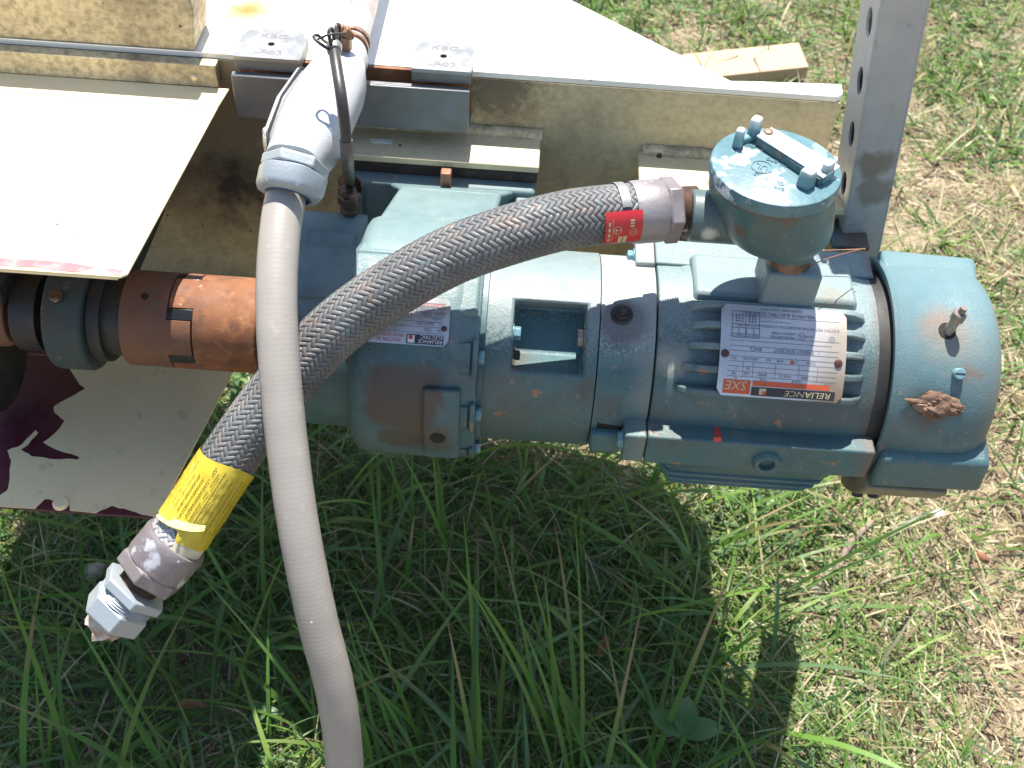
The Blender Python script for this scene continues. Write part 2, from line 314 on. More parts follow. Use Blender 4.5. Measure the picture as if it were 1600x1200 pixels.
M_DIRT = mat('soil', (.30,.235,.15), [('noise', 3, .4, .6, (.21,.165,.10), .7), ('noise', 25, .42, .62, (.13,.09,.06), .8), ('noise', 90, .5, .64, (.44,.34,.22), .8), ('spots', 90, .28, (.40,.35,.28), .75), ('noise', 8, .55, .7, (.10,.12,.05), .5)], .95, bump=[(60,.9,.01),(220,.8,.004)])

# ================================================================== ground
def ground():
    xs = np.concatenate([[-60,-25,-10,-5,-3.2], np.linspace(-2.3,2.6,240), [3.4,5,10,25,60]]); ys = np.concatenate([[-60,-25,-10,-4,-2], np.linspace(-1.1,3.6,230), [4.4,7,15,40,90]])
    from mathutils import noise
    vs = []
    for y in ys:
        for x in xs:
            z = .02*noise.noise(Vector((x*2.2,y*2.2,0)))+.010*noise.noise(Vector((x*9,y*9,3)))+.005*noise.noise(Vector((x*30,y*30,5)))
            if abs(x) > 2.7 or abs(y) > 3.7: z *= .3
            vs.append((x, y, z-H-.008))
    n = len(xs); fs = [(j*n+i, j*n+i+1, (j+1)*n+i+1, (j+1)*n+i) for j in range(len(ys)-1) for i in range(n-1)]
    mb = MB(); mb.v = [Vector(v) for v in vs]; mb.f = fs
    o = part('ground', mb, M_DIRT, None, smooth=180); o['kind'] = 'structure'
ground()
# ================================================================== steel frame behind the motor
fb = (-.05, .2, .143)
FR = thing('steel_frame', 'cream painted steel machine frame with stained front face, shade painted in at left, on which the teal motor hangs', 'frame', fb)
ZT = .143
m = MB(); m.box((-.67,.2,-.17), (.287,.212,ZT-.0005)); part('web_plate', m, M_WALL, FR, bevel=.001)
m = MB(); p = [OZ(x, y, ZT) for x, y in ((300,-160),(640,-110),(875,0),(1140,135))]
pts = [Vector((-.67,.2,ZT)), Vector((.282,.2,ZT)), Vector((.288,.206,ZT)), Vector((.289,.222,ZT)), Vector((.205,.2165,ZT)), p[3], p[2], Vector((-.05,.44,ZT)), Vector((-.3,.62,ZT)), Vector((-.67,.62,ZT))]
m.prism([(q.x,q.y,ZT) for q in pts], (0,0,.006)); part('top_plate', m, M_TOP, FR, bevel=.0008)
# bracket the reducer bolts to, and its twin behind the motor
for k, (x0, x1, z, yb) in enumerate(((-.185,.0135,.085,.148), (.108,.30,.076,.128))):
    m = MB(); m.box((x0,yb,z-.007), (x1,.1995,z)); part('support_bracket', m, M_BG, FR, bevel=.0012)
    m = MB(); m.tube(spline([(x0+.004,.198,z+.001),((x0+x1)/2,.198,z+.0015),(x1+.001,.198,z+.001)],.004), [.006+.0012*random.random() for _ in range(200)], 10)
    part('weld_bead', m, M_BGD, FR, smooth=60)
m = MB(); m.prism([(-.67,.213,-.2),(.283,.213,-.2),(.283,.39,-.2),(.20,.50,-.2),(-.1,.57,-.2),(-.67,.57,-.2)], (0,0,-.006)); part('shade_deck', m, M_BG, FR, bevel=.001)  # unseen deck added to shade the ground below
m = MB(); m.box((-.67,.2,-.206), (.283,.2125,-.1705)); part('shade_deck_web', m, M_BG, FR)
m = MB(); m.box((-.17,.03,-.114), (.31,.1995,-.107)); part('shade_shelf', m, M_BG, FR, bevel=.001)  # unseen shelf added to block sun spots under the motor
# small embossed lip in the channel mount
m = MB(); m.prism([OZ(578,217,.0851),OZ(614,219,.0851),OZ(611,225,.0851),OZ(582,223,.0851)], (0,0,.0008)); part('bright_chip', m, M_TOP, FR)
# ---- guard box on the left: vertical panel, strip, lid, bottom
gb = (-.35, .1, .12)
GU = thing('coupling_guard', 'open cream sheet metal guard box around the rusty coupling, maroon showing where paint peeled', 'guard', gb)
m = MB(); m.prism([(-.67,.199,.1505),(-.309,.199,.1505),(-.3035,.199,.19),(-.305,.199,.203),(-.67,.199,.203)], (0,.05,0)); part('back_box', m, M_BGD, GU, bevel=.0015)
m = MB(); m.box((-.67,.1865,.121), (-.288,.1985,.144)); part('flange_strip', m, M_BGD, GU, bevel=.001)
c0 = OY(304,121,.186)
m = MB(); m.lathe((c0.x,.1865,c0.z), (0,-1,0), [(0,.0034),(.0015,.0032),(.0028,.002)], 14); part('rivet', m, M_CREAM, GU)
ZL = .118
def P2(px, py, z): q = OZ(px, py, z); return (q.x, q.y, q.z)
rr = Vector(P2(341,166,ZL)); fr = Vector(P2(195,433,ZL))
m = MB(); m.hexa([(-.67,rr.y,ZL-.002),(rr.x,rr.y,ZL-.002),(rr.x+.005,.186,.1195),(-.67,.186,.1195),(-.67,rr.y,ZL),(rr.x,rr.y,ZL),(rr.x+.005,.186,.1215),(-.67,.186,.1215)]); part('lid_hem', m, M_CREAM, GU, bevel=.0006)
m = MB(); lidp = [(-.67,fr.y,ZL),(fr.x-.004,fr.y,ZL),(fr.x+.001,fr.y+.004,ZL),(rr.x,rr.y-.0006,ZL),(-.67,rr.y-.0006,ZL)]
m.prism(lidp, (0,0,-.0022)); m.box((-.67,fr.y,ZL-.004),(fr.x-.006,fr.y+.002,ZL-.0022)); LID = part('lid', m, M_CREAM, GU, bevel=.0005)
top = [P2(x, y, ZL+.0005) for x, y in ((195,430),(186,433),(172,427),(168,421),(178,418),(192,423),(194,420),(172,418),(166,423),(178,430),(150,427),(128,425),(118,421),(150,418),(147,416),(110,411),(60,406),(0,403),(-100,399))]
M_PINK = mat('faded_red_undercoat', (.40,.13,.14), [('noise', 60, .5, .7, (.55,.35,.33), .6)], .5)  # maroon undercoat lightened to paint in its overexposed sunlit look
for poly in (((-200,395),(0,403.5),(60,407),(110,411),(148,418),(120,426),(100,424),(60,418.5),(0,415),(-200,406)), ((166,421),(178,420),(194,423),(190,430),(181,431))):
    m = MB(); m.prism([(q[0],q[1],ZL+.0002) for q in [P2(x,y,ZL) for x,y in poly]], (0,0,.0003)); part('peeled_patch', m, M_PINK, LID)
ZB = -.13
br = Vector(P2(352,600,ZB)); bf = Vector(P2(242,809,ZB))
m = MB(); m.hexa([(bf.x-.0012,bf.y,ZB-.0032),(bf.x+.0006,bf.y,ZB-.0032),(br.x+.0006,br.y,ZB-.0032),(br.x-.0012,br.y,ZB-.0032),(bf.x-.0012,bf.y,ZB+.0003),(bf.x+.0006,bf.y,ZB+.0003),(br.x+.0006,br.y,ZB+.0003),(br.x-.0012,br.y,ZB+.0003)]); part('painted_edge', m, M_CREAM, GU)
m = MB(); m.prism([(-.67,bf.y,ZB),(bf.x,bf.y,ZB),(br.x,br.y,ZB),(br.x+.02,.1995,ZB),(-.67,.1995,ZB)], (0,0,-.003)); BOT = part('bottom_plate', m, M_MAR, GU, bevel=.0006)
crm = ((109,570),(109,577),(122,597),(133,609),(119,617),(85,636),(85,645),(101,658),(91,673),(68,692),(88,703),(125,715),(122,719),(78,718),(50,714),(33,703),(45,695),(60,677),(56,673),(35,695),(12,705),(18,720),(13,765),(0,775),(-60,779),(-60,788),(0,792.5),(55,796),(70,781),(88,782),(95,790),(108,790),(110,799),(150,803),(175,791),(205,799),(222,805),(245,808.5),(355,600),(376,560),(388,520))
# jagged paint edge: subdivide with small random steps
def jag(pts, amp, z, n=3):
    out = []
    for i in range(len(pts)):
        a = pts[i]; b = pts[(i+1)%len(pts)]
        for k in range(n):
            t = k/n; w = amp if k else 0; out.append((a[0]+(b[0]-a[0])*t+random.uniform(-w,w), a[1]+(b[1]-a[1])*t+random.uniform(-w,w)))
    return [Vector(P2(x, y, z)) for x, y in out]
m = MB(); m.prism([Vector((q.x,q.y,ZB+.0006)) for q in jag(crm, 1.1, ZB)], (0,0,.0005)); part('paint_layer', m, M_CREAM, BOT, smooth=0)
q = OZ(96,789,ZB); m = MB(); m.lathe((q.x,q.y,ZB+.0009), (0,0,1), [(0,.0072),(.003,.0070),(.0042,.006)], 20); part('rivet', m, M_CREAM, GU)

# ================================================================== shaft line in the guard
sb = (-.35, 0, 0)
CP = thing('jaw_coupling', 'rusty orange jaw coupling joining the shafts, black rubber spider in its joint', 'coupling', sb)
XA, XB = -.2965, -.2745      # jaw faces
rc = .0425
m = MB(); m.lathe((-.338,0,0), (1,0,0), [(0,rc-.001),(.001,rc),(XA+.338-.0006,rc),(XA+.338,rc-.001)], 72)
jaw1 = [(45.5,90.5),(165.5,210.5),(285.5,330.5)]
for a, b in jaw1: m.sector(XA-.001, XB-.0012, a, b, .017, rc, 10)
h1 = part('hub', m, M_RUSTD, CP, bevel=.0004, label='darker hub half, left of the joint')
q = OD(226,454,.96); th = -8
m = MB(); m.lathe((q.x, -rc*math.sin(math.radians(19))*1.005, rc*math.cos(math.radians(19))*1.005), (0,-math.sin(math.radians(19)),math.cos(math.radians(19))), [(-.004,.0034),(.0001,.0034)], 14); part('set_screw', m, M_HOLE, h1)
m = MB(); m.lathe((XB,0,0), (1,0,0), [(0,rc-.001),(.0006,rc),(.0535,rc),(.0545,rc-.0012),(.0545,.034),(.0525,.033)], 72)
for a, b in [(105.5,150.5),(225.5,270.5),(345.5,390.5)]: m.sector(XA+.0012, XB+.001, a, b, .017, rc, 10)
part('hub', m, M_RUSTC, CP, bevel=.0004, label='bright orange hub half, right of the joint')
m = MB()
for a in range(38,360,60): m.sector(XA-.0012, XB+.0012, a-6.6, a+6.6, .015, rc-.0006, 4)
m.lathe((XA-.001,0,0), (1,0,0), [(0,.03),(.024,.03)], 40)
m.lathe((XA-.0002,0,0), (1,0,0), [(0,rc-.003),(.0008,rc-.003)], 40); m.lathe((XB-.0006,0,0), (1,0,0), [(0,rc-.003),(.0008,rc-.003)], 40)
part('rubber_spider', m, M_BLACK, CP, bevel=.0004)
m = MB(); m.lathe((-.56,0,0), (1,0,0), [(0,.0175),(.225,.0175)], 32); m.lathe((-.225,0,0), (1,0,0), [(0,.0125),(.06,.0125)], 32); part('shaft', m, M_RUSTC, CP)
PB = thing('pillow_block', 'teal grey bearing block standing in shade left of the rusty coupling', 'bearing', (-.38,0,0))
m = MB(); xb0, xb1 = -.402, -.368
pro = []
for k in range(25):
    a = math.radians(-60+300*k/24); pro.append((0, math.cos(math.radians(15*k))*.050*(-1), math.sin(math.radians(15*k))*.050))
m.prism([(xb0,-p[1],p[2]) for p in pro[:24]][::1], (xb1-xb0,0,0)); m.box((xb0+.001,.02,-.04),(xb1-.001,.199,.04))
part('block', m, mat('grimy_teal_paint', (.035,.062,.062), [('noise', 30, .4, .6, (.06,.05,.04), .7), ('noise', 60, .6, .68, (.09,.14,.14), .6)], .7, bump=cast_b), PB, bevel=.003)  # base colour darkened to paint in the guard lid's shadow
m = MB(); m.lathe((-.367,0,0), (1,0,0), [(0,.041),(.012,.041),(.012,.035),(.029,.035)], 48); part('seal_ring', m, M_DARK, PB, bevel=.0006)
m = MB(); q = cyl(-.388, 30, .0495); m.hexn(q, (0,-math.sin(.52),math.cos(.52)), .0062, .004); part('bolt', m, M_BRASS, PB)
m = MB(); m.lathe((-.435,0,0), (1,0,0), [(0,.036),(.022,.036)], 48); part('collar', m, M_DARK, PB)
SH = thing('shaft_hub', 'dark rusty shaft hub at the left edge inside the guard', 'hub', (-.47,0,0))
m = MB(); m.lathe((-.56,0,0), (1,0,0), [(0,.034),(.11,.034),(.118,.031)], 48); part('hub', m, M_RUSTD, SH, bevel=.001)
m = MB(); m.lathe((-.50,-.005,-.055), (1,0,0), [(0,.055),(.03,.055)], 56); part('drum', m, M_DARK, SH, bevel=.002)
m = MB(); m.box((-.50,-.03,.03),(-.435,.03,.052)); part('cap', m, M_DARK, SH, bevel=.004)

# ================================================================== the gear motor
GM = thing('gear_motor', 'teal electric motor with speed reducer, hanging across the middle on the cream frame', 'motor', (0,0,0))
XAX = (1,0,0)
# output gearcase
m = MB(); m.lathe((-.205,0,0), XAX, [(0,.055),(.001,.074),(.004,.080),(.01,.083),(.085,.084)], 96)
m.lathe((-.132,0,0), XAX, [(0,.090),(.0012,.0985),(.004,.1025),(.009,.1045),(.014,.105),(.082,.105),(.088,.1045),(.092,.1015),(.102,.0998),(.1055,.099)], 128)
m.hexa([(-.2,-.045,.02),(-.135,-.045,.02),(-.135,.07,.02),(-.2,.07,.02),(-.196,-.038,.077),(-.135,-.038,.077),(-.135,.07,.079),(-.196,.07,.079)])
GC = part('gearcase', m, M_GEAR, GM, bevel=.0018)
m = MB(); m.hexa([(-.183,-.02,.073),(-.14,-.02,.073),(-.14,.045,.0745),(-.183,.045,.0745),(-.181,-.018,.0795),(-.14,-.018,.0795),(-.14,.043,.0805),(-.181,.043,.0805)]); part('raised_pad', m, M_GEAR, GC, bevel=.003)
m = MB(); m.sector(-.0705,-.037,67,112,.09,.1110,12,.002); part('drain_boss', m, M_GEAR, GC, bevel=.002)
q0 = cyl(-.056, 93, .1113); m = MB(); d0 = Vector((0,-math.sin(math.radians(93)),math.cos(math.radians(93)))); m.lathe(Vector(q0)-d0*.012, d0, [(0,.0062),(.0122,.0064)], 20); part('drain_hole', m, M_HOLE, GC)
# foot: pedestal reaching back to the frame
m = MB()
tb = [(-.1322,-.012,.1064),(-.0285,-.012,.1064),(-.019,.119,.0740),(-.113,.119,.0740)]
m.hexa([(-.1318,-.056,.05),(-.0285,-.056,.05),(-.0285,-.0118,.05),(-.1322,-.0118,.05),(-.1318,-.056,.0880),(-.0285,-.056,.0880),(-.0285,-.0118,.1065),(-.1322,-.0118,.1065)])
m.hexa([(-.1322,-.012,-.06),(-.0285,-.012,-.06),(-.019,.119,-.06),(-.112,.119,-.06)]+tb)
m.box((-.165,.135,-.07),(.0115,.1555,.0655)); m.hexa([(-.118,.118,-.05),(-.018,.118,-.05),(-.010,.136,-.05),(-.125,.136,-.05),(-.113,.118,.0735),(-.021,.118,.0735),(-.008,.136,.0655),(-.125,.136,.0655)])
FT = part('mounting_foot', m, M_GEAR, GM, bevel=.003)
for a_, b_ in (((-.172,.1300,-.07),(-.150,.1352,.060)), ((-.006,.120,-.02),(.012,.1352,.060))):
    m = MB(); m.box(a_, b_); part('foot_rib', m, M_GEAR, FT, bevel=.002)
m = MB(); m.box((-.168,.1490,.0662),(.0125,.1585,.0778)); part('gasket', m, M_GASK, GM, bevel=.0005)
# bolts of the foot
q = OZ(697,282,.071); m = MB(); m.box((q.x-.005,q.y-.005,.066),(q.x+.005,q.y+.005,.082)); part('square_plug', m, M_COPB, GM, bevel=.0012)
q = OZ(808,303,.055); m = MB(); m.lathe((q.x,q.y+.006,q.z), (0,-1,.15), [(0,.011),(.002,.011)], 24); m.hexn((q.x,q.y+.004,q.z), (0,-1,.15), .0078, .007, .3); part('bolt', m, M_COPB, GM, bevel=.0004)
# bell adapter with its open pocket
def pocket_cyl(xs, ths, r, wx, wt, depth):
    nx, ntt = len(xs), len(ths); vs = []; inside = lambda i, j: wx[0] <= i < wx[1] and wt[0] <= j < wt[1]
    for j, t in enumerate(ths):
        for x in xs: vs.append(cyl(x, t, r))
    fs = [(j*nx+i, j*nx+i+1, ((j+1)%ntt)*nx+i+1, ((j+1)%ntt)*nx+i) for j in range(ntt) for i in range(nx-1) if not inside(i, j)]
    n0 = len(vs); idx = {}
    def inner(i, j):
        if (i, j) not in idx:
            x, y, z = vs[j*nx+i]; t = math.radians(ths[j]); mid = math.radians((ths[wt[0]]+ths[wt[1]])/2)
            d = Vector((0,-math.sin(mid),math.cos(mid))); p = Vector((x,y,z)); side = p-d*p.dot(d); side.x = 0
            dd = depth*min(1, .22+.78*(wt[1]-j)/3)
            xx = x+(.002 if i == wx[0] else -.002 if i == wx[1] else 0)
            pp = Vector((xx,0,0))+d*(r*math.cos(math.radians(ths[j])-mid)-dd)+side*.93
            idx[(i,j)] = len(vs); vs.append(pp)
        return idx[(i,j)]
    for i in range(wx[0], wx[1]+1):
        for j in range(wt[0], wt[1]+1): inner(i, j)
    for i in range(wx[0], wx[1]):
        for j in range(wt[0], wt[1]): fs.append((idx[(i,j)], idx[(i+1,j)], idx[(i+1,j+1)], idx[(i,j+1)]))
        for j in (wt[0], wt[1]): fs.append((j*nx+i, j*nx+i+1, idx[(i+1,j)], idx[(i,j)]))
    for j in range(wt[0], wt[1]):
        for i in (wx[0], wx[1]): fs.append((j*nx+i, (j+1)*nx+i, idx[(i,j+1)], idx[(i,j)]))
    return vs, fs
xs = [-.0215,-.003,.0]+[.0+.0605*k/6 for k in range(1,7)]+[.064,.0705]
ths = [20+(60-20)*k/10 for k in range(11)]+[60+(380-60)*k/70 for k in range(1,70)]
m = MB(); vs, fs = pocket_cyl(xs, ths, .0855, (2,8), (0,10), .027); m.add(vs, fs)
m.lathe((-.0215,0,0), XAX, [(0,.04),(.0001,.0855)], 48, False); m.lathe((.0705,0,0), XAX, [(0,.0855),(.0001,.04)], 48, False)
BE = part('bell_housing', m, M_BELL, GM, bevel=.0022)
m = MB(); m.lathe((-.0265,0,0), XAX, [(0,.08),(.0002,.0905),(.0045,.0905),(.005,.088),(.0052,.08)], 96); part('joint_flange', m, M_GEAR, GM)
# bolts inside pocket
m = MB(); m.lathe(cyl(.0605,38,.070), (-1,0,0), [(0,.0095),(.0015,.0095)], 24); m.hexn(cyl(.059,38,.070), (-1,0,0), .0078, .005, .2); part('bolt', m, M_BOLT, GM, bevel=.0004)
m = MB(); m.lathe(cyl(.0,38,.072), (1,0,0), [(0,.008),(.0012,.008)], 24); m.hexn(cyl(.001,38,.072), (1,0,0), .006, .006, .1); part('bolt', m, M_TBOLT, GM, bevel=.0004)
# gearcase flange lugs and bolts
for th in (53, 84, 119, -15, -50):
    m = MB(); m.sector(-.031,-.0262,th-9,th+9,.085,.1045,8); m.sector(-.045,-.031,th-7,th+7,.085,.1035,6,.001); part('lug', m, M_GEAR, GM, bevel=.0015)
    m = MB(); m.hexn(cyl(-.0262,th,.0955), XAX, .0058, .0052, .3); part('bolt', m, M_TBOLT, GM, bevel=.0004)
# adapter ring
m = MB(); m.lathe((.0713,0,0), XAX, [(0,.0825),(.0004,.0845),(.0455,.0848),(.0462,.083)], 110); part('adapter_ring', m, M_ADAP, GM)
q = cyl(.0885,24,.0845); dn = Vector((0,-math.sin(math.radians(24)),math.cos(math.radians(24))))
m = MB(); m.lathe(q, dn, [(-.001,.0095),(.001,.0092),(.002,.008)], 20); m.hexn(Vector(q)+dn*.001, dn, .0068, .005, .2); m.lathe(Vector(q)+dn*.006, dn, [(0,.0042),(.004,.004),(.0045,.003),(.007,.0034),(.0085,.002)], 16); part('grease_nipple', m, M_DARK, GM, bevel=.0003)
# recess and lugs beside the adapter
m = MB(); m.box((.0765,-.0845,-.03),(.0985,-.068,.003)); part('lug_recess', m, M_HOLE, GM)  # solid near-black box in place of a recess's shade
m = MB(); m.box((.072,-.0915,-.034),(.0985,-.06,-.0095)); part('lug_shelf', m, M_ADAP, GM, bevel=.003)
# ---- motor body
m = MB(); m.lathe((.1185,0,0), XAX, [(0,.083),(.0005,.086),(.02,.0865),(.028,.0885),(.165,.0885),(.175,.0865),(.203,.0855)], 120)
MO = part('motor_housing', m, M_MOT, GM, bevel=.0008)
for (t, L) in ((18.5,.143),(29,.1435),(39.5,.1415),(50.5,.1385),(62,.134)):       # cooling fins
    m = MB(); rr_ = .0995
    def fin(x0, x1, t, r0, r1, w):
        tt = math.radians(t); n = Vector((0,-math.sin(tt),math.cos(tt))); s_ = Vector((0,-math.cos(tt),-math.sin(tt)))
        L_ = [(x0,r0),(x0+.004,r0+(r1-r0)*.55),(x0+.012,r1-.0008),(x0+.02,r1),(x1-.02,r1),(x1-.012,r1-.0008),(x1-.004,r0+(r1-r0)*.55),(x1,r0)]
        prof = [Vector((x,0,0))+n*r for x, r in L_]
        a = [p_-s_*w for p_ in prof]+[prof[-1]-s_*w-n*.004, prof[0]-s_*w-n*.004]
        m.prism(a, s_*2*w)
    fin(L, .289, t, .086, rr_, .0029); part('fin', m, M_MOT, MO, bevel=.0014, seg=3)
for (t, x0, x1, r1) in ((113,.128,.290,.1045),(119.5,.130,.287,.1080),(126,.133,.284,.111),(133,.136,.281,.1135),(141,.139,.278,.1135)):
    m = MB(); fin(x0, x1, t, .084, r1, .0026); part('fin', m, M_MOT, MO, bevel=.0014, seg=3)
m = MB(); m.sector(.126,.294,104,150,.08,.1045,16,.018); part('fin_base', m, M_MOT, MO, bevel=.003)
m = MB(); m.box((.0985,-.1045,-.026),(.1168,-.055,.0065)); part('mounting_lug', m, M_ADAP, GM, bevel=.0016)
m = MB(); m.box((.1176,-.1045,-.027),(.3065,-.055,.0065)); RL = part('front_rail', m, M_MOT, GM, bevel=.0018)
m = MB(); m.hexn((.0984,-.0955,-.0085), (-1,0,0), .0074, .0045, .1); m.lathe((.0984,-.0955,-.0085), (-1,0,0), [(0,.009),(.0012,.009)], 24); part('bolt', m, M_TBOLT, GM, bevel=.0004)
db = Vector((0,-1,.02)).normalized(); ob = Vector((.2195,-.098,-.0135))
m = MB(); m.lathe(ob, db, [(-.02,.0135),(0,.0130),(.010,.0115),(.012,.0105)], 28, False); m.lathe(ob, db, [(.012,.0105),(.0125,.0095),(.0115,.0068),(.0,.0064)], 28, False); part('drain_boss', m, M_MOT, RL)
m = MB(); m.lathe(ob, db, [(-.001,.0066),(.004,.0066)], 20); part('thread_hole', m, M_HOLE, RL)
q = [OY(x, y, -.1052) for x, y in ((1114,690),(1128,690),(1127,683),(1116,683))]
m = MB(); m.prism([(q_[0],-.1051,q_[2]) for q_ in q], (0,-.0003,0)); a1 = OZ(1117,663,.0068); a2 = OZ(1124,663,.0068); a3 = OZ(1127,682,.0068); a4 = OZ(1115,682,.0068); m.prism([a1,a2,a3,a4],(0,0,.0002)); part('red_mark', m, M_REDP, RL)
# rear lug and rear rail
m = MB(); m.box((.1005,.022,.05),(.1168,.056,.0865)); part('mounting_lug', m, M_ADAP, GM, bevel=.0016)
m = MB(); m.box((.1176,.024,.05),(.3045,.056,.0855)); part('rear_rail', m, M_MOT, GM, bevel=.0016)
m = MB(); m.hexn((.1004,.040,.0755), (-1,0,0), .0066, .0062, .5); m.lathe((.1004,.040,.0755), (-1,0,0), [(0,.0082),(.0012,.0082)], 24); part('bolt', m, M_TBOLT, GM, bevel=.0004)
# raised pad carrying the junction box
m = MB(); m.hexa([(.140,-.030,.055),(.287,-.030,.055),(.287,.05,.055),(.140,.05,.055),(.148,-.018,.0935),(.281,-.018,.0935),(.281,.03,.0935),(.148,.03,.0935)]); part('box_pad', m, M_MOT, MO, bevel=.003)
m = MB(); m.box((.199,-.029,.08),(.243,.016,.127)); part('neck_base', m, M_MOT, MO, bevel=.003)
# feet behind the motor
m = MB(); m.box((.125,.108,.030),(.232,.148,.0345)); m.box((.29,.108,.045),(.325,.148,.0505)); m.box((.125,.06,-.02),(.318,.108,.03)); part('motor_foot', m, M_MOT, GM, bevel=.0015)
q = OY(1069,374,.125); m = MB(); m.hexn((q.x,.125,q.z), (0,0,1), .009, .009, .2); m.lathe((q.x,.117,q.z-.008), (0,0,1), [(0,.0045),(.012,.0045)], 14); part('bolt', m, M_COPB, GM, bevel=.0006)
m = MB(); m.lathe((.158,.126,.0344), (0,0,1), [(0,.006),(.0003,.006)], 18); part('foot_hole', m, M_HOLE, GM)
# ---- fan cover
m = MB()
FX = .3085
m.lathe((FX,0,0), XAX, [(.003,.088),(0,.0945),(.0004,.098),(.0022,.0992),(.0042,.0984),(.006,.0972),(.055,.0972),(.072,.0962),(.081,.0935),(.0895,.087),(.0955,.077),(.0990,.065),(.0995,.03)], 128, False)
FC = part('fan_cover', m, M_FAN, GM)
m = MB(); m.hexa([(.3125,.015,.03),(.400,.015,.03),(.402,.064,.03),(.3125,.062,.03),(.3125,.018,.0905),(.391,.018,.089),(.397,.058,.088),(.3125,.058,.0905)]); part('cover_corner', m, M_FAN, FC, bevel=.004, seg=3)
m = MB(); m.hexa([(.3115,-.1065,-.036),(.407,-.1045,-.036),(.407,-.04,-.05),(.3115,-.04,-.05),(.3115,-.1065,.001),(.404,-.1045,.001),(.404,-.04,.02),(.3115,-.04,.02)]); part('cover_corner', m, M_FAN, FC, bevel=.005, seg=3)
m = MB(); m.sector(.3095,.384,112,152,.08,.1115,10,.002); part('cover_shoe', m, mat('tan_dirty_cover', (.22,.20,.13), [('noise', 30, .4, .7, (.12,.09,.06), .7)], .6, bump=[(200,.3,.001)]), FC, bevel=.002)
for x in (.322,.3365): 
    m = MB(); m.hexn(cyl(x,141,.111), (0,-math.sin(2.46),math.cos(2.46)), .005, .006); part('bolt', m, M_DARK, GM, bevel=.0004)
m = MB(); m.lathe((.300,0,0), XAX, [(0,.0868),(.011,.0868),(.0112,.080)], 96, False); part('cover_gap_shade', m, M_DARK, FC)  # dark ring painting the shade in the gap behind the cover lip
# bolts seen on the cover
def on_cover(px, py, r=.0972):
    rr = ray(px, py); a = rr.y**2+rr.z**2; b_ = 2*(cC.y*rr.y+cC.z*rr.z); c = cC.y**2+cC.z**2-r*r
    t = (-b_-math.sqrt(max(0,b_*b_-4*a*c)))/(2*a); return cC+rr*t
q = on_cover(1480,517); n = Vector((0,q.y,q.z)).normalized()
m = MB(); m.lathe(q-n*.004, n, [(0,.0072),(.0043,.0072)], 22); part('cover_hole', m, M_HOLE, FC)
ax_ = Vector((.12,-.05,1)).normalized(); m = MB(); m.lathe(q+Vector((.001,.0,0))-ax_*.004, ax_, [(0,.0042),(.018,.0042),(.0185,.0058),(.025,.0056),(.026,.0045)], 16); m.lathe(q+Vector((.001,0,0))+ax_*.022, ax_, [(0,.003),(.0055,.0028)], 12); part('grease_stud', m, M_BOLT, FC)
q = on_cover(1496,584); n = Vector((0,q.y,q.z)).normalized()
m = MB(); m.lathe(q-n*.001, n, [(0,.0046),(.006,.0048),(.007,.0042)], 20); sc_ = part('slotted_screw', m, M_TBOLT, FC, bevel=.0003)
m = MB(); e_ = Vector((1,0,0)); f_ = n.cross(e_); c_ = q+n*.0061; m.hexa([c_-e_*.004-f_*.0006,c_+e_*.004-f_*.0006,c_+e_*.004+f_*.0006,c_-e_*.004+f_*.0006]+[c_+v+n*.0002 for v in (-e_*.004-f_*.0006,e_*.004-f_*.0006,e_*.004+f_*.0006,-e_*.004+f_*.0006)]); part('slot', m, M_HOLE, sc_)
q = on_cover(1464,632); n = Vector((0,q.y,q.z)).normalized(); s_ = n.cross(Vector((1,0,0)))
from mathutils import noise as NZ
bm = bmesh.new(); bmesh.ops.create_icosphere(bm, subdivisions=4, radius=1)
m = MB(); vs = []
for v in bm.verts:
    c = v.co; k = 1+.55*NZ.noise(c*1.9+Vector((4,1,2)))+.25*NZ.noise(c*5); lx = .0205*c.x*k; ly = .0095*c.y*k*(1.3-abs(c.x)); lz = .0075*c.z*k
    vs.append(q+Vector((1,.0,0))*lx-s_*(ly+.10*lx)+n*(lz+.001))
m.add(vs, [tuple(v.index for v in f.verts) for f in bm.faces]); bm.free()
solo('mud_lump', m, M_MUD, 'crusty brown lump of dried mud stuck on the fan cover below the slotted screw', 'mud', tuple(q), smooth=60)
# ---- nameplates with printed text
def curved_plate(parent, x0, x1, t0, t1, r, matl, cham, name='nameplate'):
    """upright plate hung upside down: u runs towards -x, v runs from th1 down to th0"""
    Wd = x1-x0; Hd = math.radians(t1-t0)*r
    def mp(u, v, e=0.): return Vector(cyl(x1-u, t1-math.degrees(v/r), r+e))
    nu, nv = 10, 14; m = MB(); vs = []
    def inset(u, v): return u, v
    for e in (0, .0009):
        for j in range(nv+1):
            v = Hd*j/nv; d = max(0, cham-min(v, Hd-v))
            for i in range(nu+1): vs.append(mp(d+(Wd-2*d)*i/nu, v, e))
    K = (nu+1)*(nv+1); fs = []
    for o_ in (0, K):
        fs += [(o_+j*(nu+1)+i, o_+j*(nu+1)+i+1, o_+(j+1)*(nu+1)+i+1, o_+(j+1)*(nu+1)+i) for j in range(nv) for i in range(nu)]
    ring = [i for i in range(nu+1)]+[j*(nu+1)+nu for j in range(1,nv+1)]+[nv*(nu+1)+i for i in range(nu-1,-1,-1)]+[j*(nu+1) for j in range(nv-1,0,-1)]
    fs += [(ring[k], ring[(k+1)%len(ring)], ring[(k+1)%len(ring)]+K, ring[k]+K) for k in range(len(ring))]
    m.add(vs, fs); o = part(name, m, matl, parent, smooth=40)
    return o, mp, Wd, Hd
